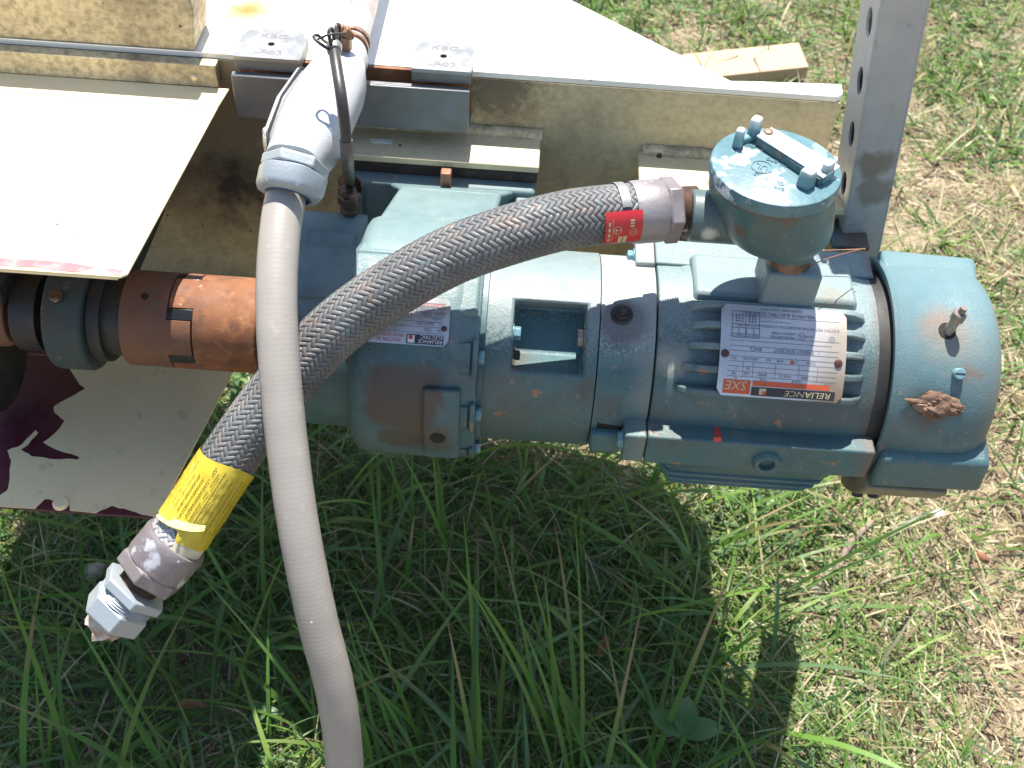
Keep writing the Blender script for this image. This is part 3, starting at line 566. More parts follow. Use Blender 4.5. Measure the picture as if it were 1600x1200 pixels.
class Print:
    def __init__(s, mp, lift=.0011): s.mp = mp; s.lift = lift; s.d = {}
    def mb(s, mt): return s.d.setdefault(mt.name, (mt, MB()))[1]
    def rect(s, u0, v0, u1, v1, mt, lift=0.):
        n = max(1, int(abs(v1-v0)/.003)); k = max(1, int(abs(u1-u0)/.03)); m = s.mb(mt); e = s.lift+lift
        for j in range(n):
            a = v0+(v1-v0)*j/n; b = v0+(v1-v0)*(j+1)/n
            m.add([s.mp(u0,a,e),s.mp(u1,a,e),s.mp(u1,b,e),s.mp(u0,b,e)], [(0,1,2,3)])
    def line(s, u0, v0, u1, v1, mt, w=.00035): 
        if abs(u1-u0) > abs(v1-v0): s.rect(u0, v0-w/2, u1, v0+w/2, mt)
        else: s.rect(u0-w/2, v0, u0+w/2, v1, mt)
    def text(s, t, u, v, size, mt, align='LEFT', sx=1., lift=.0002, shear=0.):
        vs, fs = text_mesh(t, size, 0, align, sx); m = s.mb(mt)
        m.add([s.mp(u+q.x+shear*q.y, v-q.y, s.lift+lift) for q in vs], fs)
    def ring(s, u, v, r, mt, w=.0004, n=20):
        m = s.mb(mt)
        vs = [s.mp(u+rr*math.cos(2*math.pi*k/n), v+rr*math.sin(2*math.pi*k/n), s.lift) for rr in (r,r-w) for k in range(n)]
        m.add(vs, [(k,(k+1)%n,n+(k+1)%n,n+k) for k in range(n)])
    def build(s, parent, name='print'):
        for mt, m in s.d.values(): part(name, m, mt, parent, smooth=0)
NP, mp, Wd, Hd = curved_plate(GM, .1672, .2685, 19, 62, .1005, M_PLATE, .004)
P = Print(mp)
P.rect(.006, .0015, .0735, .0088, M_INKB); P.rect(.0745, .0022, .0965, .0100, M_ORNG); P.rect(.011, .0095, .073, .0138, M_ORNG); P.rect(.0745,.0100,.0965,.0136,M_ORNG)
P.text('RELIANCE', .009, .0074, .0068, M_GOLD, sx=1.22, shear=.2); P.rect(.0615,.0027,.067,.0078,M_GOLD,.0002); P.rect(.0615,.0027,.0645,.0055,M_ORNG,.0004)
P.text('SXE', .077, .0125, .0105, M_GOLD, sx=1.0, shear=.15)
rows = [.0165,.0205,.0245,.0285,.0325]
for v in rows: P.line(.006, v, .094, v, M_INK)
for u in (.022,.037,.056,.074,.082): P.line(u, .0165, u, .0285, M_INK)
for t, u in (('RPM',.029),('VOLTS',.043),('AMPS',.062),('HZ',.0765),('HP',.087)): P.text(t, u, .0198, .0032, M_INK)
for t, u in (('DUTY',.009),('FRAME',.034),('TYPE',.062),('ID',.086)): P.text(t, u, .0160, .0026, M_INK)
for t, u in (('3',.0865),('60',.0765),('.',.063)): P.text(t, u, .0240, .0030, M_INK)
P.rect(.0415,.0290,.0445,.0318,M_ORNG)
for t, u in (('CODE',.024),('S.F.',.038),('AMB',.050),('INS',.060),('NEMA DES.',.070),('PH',.088)): P.text(t, u, .0316, .0026, M_INK)
P.line(.006,.0368,.094,.0368,M_INK); P.line(.006,.0408,.094,.0408,M_INK); P.line(.012,.045,.094,.045,M_INK)
P.text('ENERGY EFFICIENT', .026, .0402, .0040, M_INK, sx=.95); P.text('ENCL.', .068, .0402, .0040, M_INK); P.line(.022,.0368,.022,.0408,M_INK)
P.line(.006,.0485,.094,.0485,M_INK)
P.ring(.012,.0505,.0026,M_INK); P.text('SA', .0104,.0515,.0028,M_INK); P.ring(.0365,.0515,.003,M_INK); P.text('UL',.0347,.0526,.0034,M_INK)
P.text('LISTED', .027, .0525, .0024, M_INK); P.text('UNDERWRITERS', .041, .0508, .0028, M_INK); P.text('LABORATORIES', .041, .0538, .0028, M_INK)
P.text('ELECTRIC MOTOR FOR HAZARDOUS LOCATION', .006, .0590, .0030, M_INK, sx=.95)
P.text('RELIANCE ELECTRIC COMPANY', .026, .0695, .0042, M_INK, sx=.98); P.text('CLEVELAND, OHIO 44117', .036, .0735, .0030, M_INK)
P.line(.006,.0655,.094,.0655,M_INK); P.line(.045,.062,.070,.062,M_INK)
for u in (.0705,.0815,.0925): P.line(u,.0475,u,.0695,M_INK,.0005)
for v in (.0475,.0505,.0555,.0585,.0695): P.line(.0705,v,.0925,v,M_INK,.0005)
P.text('HIGH VOLTAGE', .0715, .0500, .0024, M_INK); P.text('LOW VOLTAGE', .0715, .0580, .0024, M_INK)
for k in range(3): P.line(.075+.006*k,.0512,.075+.006*k,.0548,M_INK,.0007)
for a in range(2):
    for k in range(3):
        P.line(.0735+.0105*a+.0025*k,.0600,.0735+.0105*a+.0025*k,.0675,M_INK,.0005)
        P.line(.0730+.0105*a,.0610+.0025*k,.0795+.0105*a,.0610+.0025*k,M_INK,.0005)
P.build(NP)
for (px, py) in ((1133,552),(1310,568)):
    q = on_cover(px, py, .1015); n = Vector((0,q.y,q.z)).normalized(); m = MB(); m.lathe(q, n, [(-.003,.0032),(0,.0034),(.0012,.003),(.0018,.0015)], 16); part('rivet', m, M_BRNB, NP)
NP2, mp2, Wd2, Hd2 = curved_plate(GM, -.1185, -.0505, 27.5, 48.5, .1062, M_PLAT2, .004)
P = Print(mp2)
P.rect(.004,.0010,.0335,.0085,M_NAVY); P.text('RELIANCE', .0045, .0046, .0040, M_WHITE, sx=1.08, shear=.15); P.text('ELECTRIC', .0045, .0081, .0038, M_WHITE, sx=1.08, shear=.15)
P.rect(.0270,.0018,.0325,.0078,M_WHITE,.0002); P.rect(.0285,.0045,.0318,.0076,M_RED,.0004)
P.text('MASTER XL', .038, .0045, .0040, M_RED); P.text('SPEED REDUCER', .0355, .0082, .0036, M_RED, sx=.95)
for v in (.0100,.0148,.0190,.0230,.0270,.0310,.0340): P.line(.004,v,.062,v,M_INK)
P.line(.043,.0100,.043,.0190,M_INK); P.line(.031,.019,.031,.027,M_INK); P.line(.052,.010,.052,.0148,M_INK)
P.text('HP',.006,.0135,.0028,M_INK); P.text('750',.014,.0140,.0040,M_INK); P.text('IN',.006,.0182,.0024,M_INK); P.text('56H12A', .012,.0186,.0038,M_INK,sx=1.1); P.text('RPM',.045,.0183,.0028,M_INK)
P.text('MODEL',.006,.0222,.0024,M_INK); P.text('S.F.',.045,.0222,.0026,M_INK); P.text('1750',.014,.0266,.0040,M_INK,sx=1.15); P.text('RATIO',.005,.0262,.0024,M_INK); P.text('INPUT RPM',.032,.0222,.0022,M_INK); P.text('1M24858',.012,.0306,.0038,M_INK,sx=1.1); P.text('NO.',.006,.0302,.0024,M_INK)
P.text('RELIANCE ELECTRIC CO.', .005,.0336,.0026,M_RED)
P.build(NP2)
q = on_cover(694,514,.1072); n = Vector((0,q.y,q.z)).normalized(); m = MB(); m.lathe(q, n, [(-.003,.0022),(0,.0024),(.0010,.0022),(.0016,.001)], 16); part('rivet', m, M_BRNB, NP2)
# ---- junction box
JC = OZ(1213,258,.218); jx, jy = JC.x, JC.y
m = MB(); m.lathe((jx,jy,.1550), (0,0,1), [(0,.0340),(.001,.0370),(.004,.0405),(.009,.0435),(.016,.0453),(.040,.0466),(.0520,.0468)], 80)
tip = OD(1070,327,.875); hub_c = Vector((jx-.03,jy,tip.z)); hd = Vector((-1,-.02,0)).normalized()
m.lathe(hub_c, hd, [(-.01,.0205),(.018,.0205),(.0255,.0203),(.0265,.0190),(.0266,.016)], 40)
SHR = lambda mb: setattr(mb, 'v', [Vector((v.x+max(0,.2068-v.z)*.26*(1 if v.x > jx-.046 else 0), v.y, v.z)) for v in mb.v])
SHR(m); JB = part('junction_box', m, M_BOX, GM, bevel=.0008)
m = MB(); m.lathe((jx+.009,jy+.001,.1380), (0,0,1), [(0,.0190),(.0015,.0218),(.0175,.0235)], 40); SHR(m); part('neck', m, M_BOX, JB)
m = MB(); m.lathe((jx+.009,jy+.002,.1268), (0,0,1), [(0,.0185),(.005,.0178),(.012,.0178)], 32); SHR(m); part('thread', m, M_THR, JB)
m = MB(); m.lathe((jx,jy,.2068), (0,0,1), [(0,.0455),(.0003,.0486),(.007,.0492),(.0105,.0482),(.0112,.0468)], 96); LD = part('lid', m, M_LID, JB)
m = MB(); m.lathe((jx,jy,.2046), (0,0,1), [(0,.0466),(.0004,.0474),(.0019,.0476),(.0022,.0470)], 80, False); part('lid_seam', m, mat('rust_line', (.16,.09,.055), [('noise', 60, .45, .6, (.06,.10,.10), .8)], .7), JB)
def lidp(px, py, z=.218): return OZ(px, py, z)
zl = .2180
def lug(px, py, ang, w, t, h, nm):
    c = lidp(px, py); a = math.radians(ang); e = Vector((math.cos(a),math.sin(a),0)); g = Vector((-math.sin(a),math.cos(a),0)); m = MB()
    bs = [c+e*sx*w+g*sy*t for sx, sy in ((-1,-1),(1,-1),(1,1),(-1,1))]
    m.hexa([Vector((b.x,b.y,zl-.0005)) for b in bs]+[Vector((c.x+(b.x-c.x)*.85,c.y+(b.y-c.y)*.8,zl+h)) for b in bs]); part(nm, m, M_TWORN, LD, bevel=.0018, seg=3)
lug(1152,228,65,.0042,.0036,.0155,'lid_lug'); lug(1176,214,60,.0052,.0042,.0175,'lid_lug'); lug(1164,221,30,.0070,.0032,.0050,'lug_bridge')
lug(1258,290,50,.0056,.0056,.0145,'lid_lug'); lug(1288,280,50,.0060,.0036,.0160,'lid_lug'); lug(1273,285,15,.0080,.0032,.0050,'lug_bridge')
M_LPL = mat('white_worn_plate', (.62,.63,.64), [('noise', 60, .55, .65, (.4,.42,.43), .5)], .4, metal=.2)
pl = [OZ(x, y, .228) for x, y in ((1183,209),(1206,196),(1314,257),(1287,275))]
m = MB(); m.prism([(q.x,q.y,.2252) for q in pl], (0,0,.0014)); LP = part('lid_plate', m, M_LPL, LD, bevel=.0004)
m = MB(); m.prism([(q.x*.96+pl[0].x*.04,q.y,.2176) for q in pl], (0,0,.0072)); part('plate_rib', m, M_BOX, LD, bevel=.001)
q = OZ(1201,206,.227); m = MB(); m.lathe((q.x,q.y,.2266), (0,0,1), [(0,.0036),(.0015,.0034),(.0022,.002)], 14); part('screw', m, M_COPB, LP)
# raised lettering on the lid
def lidtext(t, u, v, s):
    vs, fs = text_mesh(t, s, .0003, 'CENTER'); a = math.radians(152)
    c = Vector((jx,jy,0)); ex = Vector((math.cos(a),math.sin(a),0)); ey = Vector((-math.sin(a),math.cos(a),0))
    return [c+ex*(u+q.x)+ey*(v+q.y)+Vector((0,0,zl+.0003+q.z)) for q in vs], fs
m = MB()
for t, u, v, s in (('UL',.008,.006,.0085),('CL I GR D',-.002,.018,.0055),('CL II GR EFG',-.006,-.005,.0055),('KEEP COVER TIGHT WHILE',.004,-.013,.0048),('CIRCUITS ARE ALIVE',.002,-.020,.0048),('EXP.',-.012,.024,.005)):
    a_, b_ = lidtext(t, u, v, s); m.add(a_, b_)
part('lid_lettering', m, M_LID, LD, smooth=0)
a = math.radians(152); cc = Vector((jx,jy,0))+Vector((math.cos(a),math.sin(a),0))*.008+Vector((-math.sin(a),math.cos(a),0))*.0088
m = MB(); m.lathe((cc.x,cc.y,zl-.0002), (0,0,1), [(0,.0082),(.0008,.0082),(.0008,.0074),(0,.0074)], 30, False); part('lid_mark', m, M_LID, LD)

# ================================================================== braided flexible conduit
cp = [OD(1046,328,.872), OD(1000,331,.868), OD(900,341,.858), OD(800,366,.852), OD(700,402,.853), OD(600,459,.860), OD(520,518,.868), OD(455,588,.876), OD(395,663,.880), OD(345,737,.883), OD(298,810,.885), OD(262,862,.886)]
path = spline(cp, .0015); RB = .0222
BC = thing('braided_conduit', 'woven steel flexible conduit sweeping from junction box across the reducer, yellow sticker near its end', 'conduit', tuple(cp[5]))
Pp, Tt, Nn, Bb = frames(path)
cum = [0.]
for i in range(1, len(Pp)): cum.append(cum[-1]+(Pp[i]-Pp[i-1]).length)
cum = np.array(cum); LEN = cum[-1]
PA = np.array([tuple(p) for p in Pp]); NA = np.array([tuple(p) for p in Nn]); BA = np.array([tuple(p) for p in Bb])
def on_hose(s, phi, r):
    c = np.stack([np.interp(s, cum, PA[:,k]) for k in range(3)], -1); n = np.stack([np.interp(s, cum, NA[:,k]) for k in range(3)], -1); b = np.stack([np.interp(s, cum, BA[:,k]) for k in range(3)], -1)
    return c+(n*np.cos(phi)[...,None]+b*np.sin(phi)[...,None])*np.asarray(r)[...,None]
def braid():
    NC = 24; k = 1/RB*1.15; ww = 2*math.pi*RB/NC*.5*.94*math.cos(math.atan(1.15))
    V = []; Fc = []; s0, s1 = .012, LEN-.004; ns = int((s1-s0)/.0009); s = np.linspace(s0, s1, ns); off = 0
    for sg in (1,-1):
        for i in range(NC):
            phi = 2*math.pi*i/NC+sg*k*s
            other = NC*(phi+sg*k*s)/(2*math.pi) if sg == 1 else NC*(phi-sg*k*s*1.0)/(2*math.pi)
            # index of crossing strand
            other = NC*(phi+k*s)/(2*math.pi) if sg == 1 else NC*(phi-k*s)/(2*math.pi)
            h = np.clip(2.2*np.cos(2*math.pi*(i+other-.5)/4), -1, 1)*sg*.00042
            tw = rng.normal(0, .00012)
            ds = -sg*ww*math.sin(math.atan(1.15)); dphi = ww*math.cos(math.atan(1.15))/RB
            rowsV = []
            for (e, dz) in ((-.97,-.0004),(-.86,.00005),(.0,.00016),(.86,.00005),(.97,-.0004)):
                rowsV.append(on_hose(s+e*ds, phi+e*dphi, RB+h+dz+tw*e))
            V.append(np.stack(rowsV, 1).reshape(-1, 3))
            a = np.arange(ns-1)[:,None]*5+np.arange(4)[None]+off; Fc.append(np.stack([a, a+1, a+6, a+5], -1).reshape(-1, 4)); off += ns*5
    V = np.concatenate(V)-np.array(BC['_b'])[None]; Fc = np.concatenate(Fc)
    me = bpy.data.meshes.new('braid'); me.vertices.add(len(V)); me.vertices.foreach_set('co', V.ravel().astype(np.float32))
    me.loops.add(len(Fc)*4); me.loops.foreach_set('vertex_index', Fc.ravel().astype(np.int32)); me.polygons.add(len(Fc))
    me.polygons.foreach_set('loop_start', np.arange(0, len(Fc)*4, 4, dtype=np.int32)); me.polygons.foreach_set('use_smooth', np.ones(len(Fc), bool)); me.update(calc_edges=True)
    me.materials.append(M_BRAID); o = bpy.data.objects.new('braid', me); COL.objects.link(o); o.parent = BC; o['kind'] = 'stuff'
M_BRAID = mat('braided_steel_end', (.155,.158,.158), [('noise', 25, .4, .6, (.10,.10,.10), .8), ('noise', 60, .55, .68, (.27,.2,.16), .6), ('noise', 35, .6, .66, (.14,.22,.23), .4), ('noise', 50, .70, .72, (.15,.25,.35), .4), ('blob', tuple(cp[-1]-cp[5]), .040, (.58,.58,.58), .8, .02, 40, .5)], .58, metal=.15, bump=[(900,.3,.0004)])
braid()
m = MB(); m.tube(path, RB-.0009, 24); part('inner_tube', m, M_DARK, BC, smooth=80)
# upper end: ferrule, hex, thread
d0 = (Pp[0]-Pp[int(len(Pp)*.08)]).normalized()
m = MB(); m.lathe(cp[0]-d0*.0300, d0, [(-.002,.0226),(-.002,.0236),(0,.0243),(.004,.0246),(.021,.0244),(.0235,.0238)], 56); EF = part('end_ferrule', m, M_ZINC, BC)
m = MB(); m.hexn(cp[0]-d0*.0068, d0, .0264, .0125, .25); part('hex_collar', m, M_ZINC, BC, bevel=.001)
m = MB(); pr = []
for k in range(9): pr += [(.0005+k*.0021,.0160),(.0016+k*.0021,.0176)]
m.lathe(cp[0]+d0*.003, d0, pr, 40); part('thread', m, M_THR, BC)
# band strap and red tag
def arc_on_hose(s0, s1, f0, f1, r, th, n=24, ns=1):
    m = MB(); vs = []; S_ = np.linspace(s0, s1, ns+1)
    for rr in (r, r+th):
        for j in range(ns+1):
            ph = np.linspace(f0, f1, n+1); q = on_hose(np.full(n+1, S_[j]), ph, np.full(n+1, rr)); vs += [Vector(v) for v in q]
    K = (n+1)*(ns+1); fs = []
    for o_ in (0, K): fs += [(o_+j*(n+1)+i, o_+j*(n+1)+i+1, o_+(j+1)*(n+1)+i+1, o_+(j+1)*(n+1)+i) for j in range(ns) for i in range(n)]
    ring = list(range(n+1))+[j*(n+1)+n for j in range(1,ns+1)]+[ns*(n+1)+i for i in range(n-1,-1,-1)]+[j*(n+1) for j in range(ns-1,0,-1)]
    fs += [(ring[k], ring[(k+1)%len(ring)], ring[(k+1)%len(ring)]+K, ring[k]+K) for k in range(len(ring))]
    return m.add(vs, fs)
def s_at(px, py):
    best = min(range(len(Pp)), key=lambda i: (lambda v: (v[0]-px)**2+(v[1]-py)**2)(proj(Pp[i]))); return cum[best]
def proj(Pt):
    v = Pt-cC; d = v.dot(cF); return (800+F_PX*v.dot(cR)/d, 600-F_PX*v.dot(cU)/d)
def phi_to(i, vec):   # hose angle that points along vec
    return math.atan2(vec.dot(Bb[i]), vec.dot(Nn[i]))
ss = s_at(967,333); ii = int(np.searchsorted(cum, ss)); up_ = phi_to(ii, Vector((0,.5,1)).normalized()); frn = phi_to(ii, -cF)
sgn = 1 if math.sin(phi_to(ii, Vector((0,-1,-.3)))-up_) > 0 else -1
m = arc_on_hose(ss-.0035, ss+.0035, up_-sgn*1.6, up_+sgn*1.15, RB+.0012, .0007, 30); part('band_strap', m, M_CLAMP, BC)
v0 = frn+sgn*.08; v1 = frn+sgn*1.2; r_ = RB+.0022
sA, sB = s_at(988,332), s_at(931,338)
m = arc_on_hose(sA, sB, v0, v1, r_, .0006, 14, 6); TG = part('red_tag', m, M_TAG, BC, smooth=60)
def mpt(u, v, e=0.):  # u along hose from sB to sA (upside down text), v 0..1 arc
    q = on_hose(np.array([sB-u]), np.array([v1-sgn*v/r_]), np.array([r_+.0006+e])); return Vector(q[0])
P = Print(lambda u, v, e=0.: mpt(u, v, e), .0003)
P.ring(.0225,.0105,.003,M_GOLD); P.text('UL',.0208,.0116,.003,M_GOLD); P.ring(.0095,.013,.0034,M_GOLD); P.line(.0085,.011,.0085,.0145,M_GOLD,.0008); P.line(.0062,.013,.0128,.013,M_GOLD,.0006)
P.rect(.0110,.0002,.0140,.0075,M_GOLD); P.rect(.0150,.0002,.0180,.0075,M_GOLD); P.line(.0058,.001,.0058,.022,M_GOLD,.0003)
for k in range(4): P.rect(.0022,.003+.0045*k,.0040,.0060+.0045*k,M_GOLD)
for k in range(3): P.rect(.0195,.0150+.0022*k,.0228,.0164+.0022*k,M_GOLD)
P.build(TG)
# yellow sticker wrapped near the lower end
sa = s_at(333,712)-.004; sb_ = s_at(270,800)+.011; ii = int(np.searchsorted(cum, (sa+sb_)/2)); cen = phi_to(ii, -cF); 
m = MB(); nS, nP_ = 40, 44; vs = []
lft = phi_to(ii, (-cR*.9+cU*.3)); sg2 = 1 if math.sin(lft-cen) > 0 else -1     # sg2 direction points to image left/up side
for j in range(nS+1):
    t = j/nS
    for i in range(nP_+1):
        a = -1.75+3.5*i/nP_            # + is left side
        e_end = sb_ + (0.0 if a < -.15 else -.006) ; s_ = sa+(e_end-sa)*t + .003*math.sin(a*2)*(1-t)
        if a > -.15: s_ += -.004*t*(1-min(1,abs(a-.4)))
        wr = .0004*NZ.noise(Vector((t*9,a*2.4,1)))+.0005*max(0,NZ.noise(Vector((t*14,a*1.2,7))))+(.0022*max(0,t-.85)/.15*(1 if -.3 < a < .9 else 0))
        q = on_hose(np.array([s_]), np.array([cen+sg2*a]), np.array([RB+.0016+wr])); vs.append(Vector(q[0]))
m.add(vs, [(j*(nP_+1)+i, j*(nP_+1)+i+1, (j+1)*(nP_+1)+i+1, (j+1)*(nP_+1)+i) for j in range(nS) for i in range(nP_)])
YS = part('yellow_sticker', m, M_YEL, BC, smooth=60)
m = MB()     # lines of tiny illegible print running along the hose
Rr = random.Random(3)
for row in range(17):
    a = -1.35+2.7*row/16
    if abs(a+.42) < .05: continue
    t = .06+Rr.random()*.08 if abs(a-.35) > .3 else .2+Rr.random()*.1
    big = 1.5 if -.35 < a < .45 else 1.
    while t < .86-(.1 if a > .2 else 0):
        wlen = Rr.uniform(.008,.03); s0_ = sa+(sb_-.006-sa)*t; s1_ = sa+(sb_-.006-sa)*min(.93,t+wlen)
        hw = .013*big
        q = on_hose(np.array([s0_,s1_,s1_,s0_]), cen+sg2*np.array([a-hw,a-hw,a+hw,a+hw]), np.full(4, RB+.0026)); m.add([Vector(v) for v in q], [(0,1,2,3)])
        t += wlen+Rr.uniform(.004,.012)+(.06 if Rr.random() < .04 else 0)
part('fine_print', m, mat('sticker_ink', (.12,.095,.02), (), .5), YS, smooth=0)
m = MB(); fl = []
for i in range(13):
    a = .85-1.55*i/12; bl = .0060*math.sin(math.pi*i/12)**.7
    q = on_hose(np.array([sb_-.010-.012*i/12, sb_-.0065-.012*i/12+bl*.5, sb_-.008-.012*i/12+bl]), cen+sg2*np.array([a,a,a]), np.array([RB+.0026, RB+.0052, RB+.0030])); fl += [Vector(v) for v in q]
m.add(fl, [(i*3+k,i*3+k+1,i*3+k+4,i*3+k+3) for i in range(12) for k in range(2)]); part('curled_flap', m, mat('pale_yellow_flap', (.80,.68,.25), (), .3), YS, smooth=80)
m = arc_on_hose(sb_-.004, sb_+.008, cen-sg2*1.5, cen-sg2*.2, RB+.0010, .0004, 20, 4); part('sticker_backing', m, M_YELW, BC, smooth=60)
# lower end fittings
e0 = cp[-1]; dd = (OD(150,985,.892)-OD(262,855,.886)).normalized()
m = MB(); m.lathe(e0-dd*.012, dd, [(0,.0236),(0,.0262),(.003,.0272),(.008,.0268),(.024,.0266),(.026,.0262)], 56); part('end_ferrule', m, M_ZINC, BC)
m = MB(); m.hexn(e0+dd*.0135, dd, .0290, .0135, .5); part('hex_collar', m, M_ZINC, BC, bevel=.0012)
m = MB(); pr = []
for k in range(7): pr += [(k*.0018,.0152),(.0009+k*.0018,.0166)]
m.lathe(e0+dd*.026, dd, pr, 36); part('thread', m, M_THR, BC)
m = MB(); m.hexn(e0+dd*.0365, dd, .0285, .0095, .1); part('locknut', m, M_ALU, BC, bevel=.0008)
m = MB(); pr = []
for k in range(4): pr += [(.0455+k*.0022,.0225),(.0466+k*.0022,.0236)]
m.lathe(e0, dd, pr, 36); part('thread', m, M_ALU, BC)
m = MB(); m.hexn(e0+dd*.0535, dd, .0262, .019, .1); part('gland_nut', m, M_ALU, BC, bevel=.001)
m = MB(); pr = []; vs = []; nn = 30
q0 = e0+dd*.071; e1 = dd.cross(Vector((0,0,1))).normalized(); e2 = dd.cross(e1)
for j in range(6):
    for k in range(nn):
        a = 2*math.pi*k/nn; r = (.0165-.0004*j)*(1+.06*NZ.noise(Vector((math.cos(a)*3,math.sin(a)*3,j*.8)))); tt = j*.0022*(1+(.9*NZ.noise(Vector((math.cos(a)*2.4,math.sin(a)*2.4,9))) if j == 5 else 0))
        vs.append(q0+dd*tt+(e1*math.cos(a)+e2*math.sin(a))*r)
m.add(vs, [(j*nn+k,j*nn+(k+1)%nn,(j+1)*nn+(k+1)%nn,(j+1)*nn+k) for j in range(5) for k in range(nn)]+[tuple(5*nn+k for k in range(nn))])
part('torn_end', m, mat('torn_liner', (.55,.5,.42), [('noise',60,.4,.6,(.2,.1,.06),.8),('noise',50,.55,.6,(.7,.7,.68),.7)], .6, bump=[(150,.6,.003)]), BC, smooth=50)

# ================================================================== grey conduit: hose, fitting body, rigid pipe
GL = thing('grey_conduit', 'smooth grey plastic conduit hanging from a cast grey fitting over the frame edge', 'conduit', tuple(OD(455,280,.86)))
hp = [OZ(460,272,.176), OD(446,310,.862), OD(436,380,.850), OD(432,470,.840), OD(436,560,.836), OD(447,680,.838), OD(466,820,.845), OD(494,960,.862), OD(524,1080,.888), OD(538,1190,.925), OD(543,1330,.985)]
e = hp[-1]; hp += [Vector((e.x+.01, e.y-.05, -H+.03)), Vector((e.x+.05, e.y-.12, -H+.02)), Vector((e.x+.2, e.y-.2, -H+.018))]
hpath = spline(hp, .00055); n_ = len(hpath)
m = MB(); m.tube(hpath, [.01560+.000018*math.sin(2*math.pi*i*.00055/.0037)+.00005*math.sin(i*.113) for i in range(n_)], 36); part('hose', m, M_HOSE, GL, smooth=80)
# fitting body lofted: horizontal casting over the frame edge
nd = (OZ(452,292,.176)-OZ(500,170,.186)).normalized()
def loft(sections, n=40, pw=2.6):
    """sections: (center, half width across, half height, direction)"""
    m = MB(); vs = []
    for (c, w, h, d) in sections:
        d = d.normalized(); x_ = d.cross(Vector((0,0,1))).normalized(); z_ = x_.cross(d)
        for k in range(n):
            a = 2*math.pi*k/n; cx_ = math.copysign(abs(math.cos(a))**(2/pw), math.cos(a)); sz_ = math.copysign(abs(math.sin(a))**(2/pw), math.sin(a))
            vs.append(c+x_*w*cx_+z_*h*sz_)
    N_ = len(sections)
    m.add(vs, [(j*n+k,j*n+(k+1)%n,(j+1)*n+(k+1)%n,(j+1)*n+k) for j in range(N_-1) for k in range(n)]+[tuple(range(n))[::-1], tuple((N_-1)*n+k for k in range(n))]); return m
a0 = OZ(459,262,.180); a1 = OZ(546,88,.186)
dvec = a0-a1
def BP(t): return a1+dvec*t
secs = [(BP(-.03),.0145,.0145,dvec),(BP(.0),.0165,.0165,dvec),(BP(.08),.0170,.0170,dvec),(BP(.11),.0190,.0190,dvec),(BP(.22),.0245,.0225,dvec),(BP(.34),.0275,.0240,dvec),(BP(.6),.0285,.0245,dvec),(BP(.82),.0270,.0240,dvec),(BP(.92),.0240,.0225,dvec),(BP(1.),.0225,.0215,dvec)]
m = loft(secs); FB = part('fitting_body', m, M_BODY, GL, smooth=60)
sd_ = dvec.normalized().cross(Vector((0,0,1))).normalized(); sd_ = sd_ if sd_.x < 0 else -sd_
m = loft([(BP(.28)+sd_*.0255,.001,.010,dvec),(BP(.32)+sd_*.0275,.004,.0165,dvec),(BP(.6)+sd_*.0295,.005,.0185,dvec),(BP(.88)+sd_*.0265,.004,.0165,dvec),(BP(.93)+sd_*.024,.001,.010,dvec)]); part('side_cover', m, M_BODY, FB, smooth=50)
m = loft([(BP(.27)+sd_*.024,.0018,.0105,dvec),(BP(.31)+sd_*.0262,.0018,.0175,dvec),(BP(.6)+sd_*.0282,.0018,.0195,dvec),(BP(.89)+sd_*.025,.0018,.0175,dvec),(BP(.94)+sd_*.0225,.0018,.0105,dvec)]); part('cover_gasket', m, M_DARK, FB, smooth=50)
q = BP(.80)+sd_*.031+Vector((0,0,.006)); m = MB(); m.lathe(q, sd_, [(0,.003),(.0025,.003),(.0033,.002)], 14); part('cover_screw', m, M_BODY, FB)
# collar and compression nut
nd2 = (OD(446,312,.862)-OZ(459,258,.180)).normalized(); n0 = OZ(460,266,.180)
m = MB(); m.hexn(n0-nd2*.008, nd2, .0262, .010, .2); part('hex_collar', m, M_ALU, GL, bevel=.001)
m = MB(); vs = []; nn = 64; e1 = nd2.cross(Vector((0,0,1))).normalized(); e2 = nd2.cross(e1)
prf = [(.002,.0235),(.0035,.0262),(.0155,.0258),(.0195,.0240),(.0215,.0205),(.0215,.0178),(.0175,.0168)]
for (t, r) in prf:
    for k in range(nn):
        a = 2*math.pi*k/nn; lob = 1+.055*(abs(math.cos(3*a))**3-.3) if r > .021 else 1
        vs.append(n0+nd2*t+(e1*math.cos(a)+e2*math.sin(a))*r*lob)
m.add(vs, [(j*nn+k,j*nn+(k+1)%nn,(j+1)*nn+(k+1)%nn,(j+1)*nn+k) for j in range(len(prf)-1) for k in range(nn)]); part('compression_nut', m, M_ALU, GL, smooth=40)
m = MB(); m.lathe(n0+nd2*.0185, nd2, [(0,.0176),(.0032,.0172),(.0036,.016)], 40, False); part('blue_seal', m, mat('blue_seal', (.03,.08,.16), (), .4), GL)
# rigid pipe running back over the plate
pp0 = a1+Vector((0,0,.0)); pend = OZ(578,-30,.186)
pd = (pend-pp0).normalized()
m = MB(); m.lathe(pp0-pd*.01, pd, [(0,.0128),(.75,.0128)], 36); part('rigid_pipe', m, mat('rusty_grey_pipe', (.47,.46,.46), [('noise', 10, .45, .6, (.40,.27,.19), .8), ('noise', 40, .55, .65, (.30,.16,.09), .6), ('spots', 80, .12, (.75,.75,.75), .9)], .5, metal=.3, bump=[(200,.2,.001)]), GL)
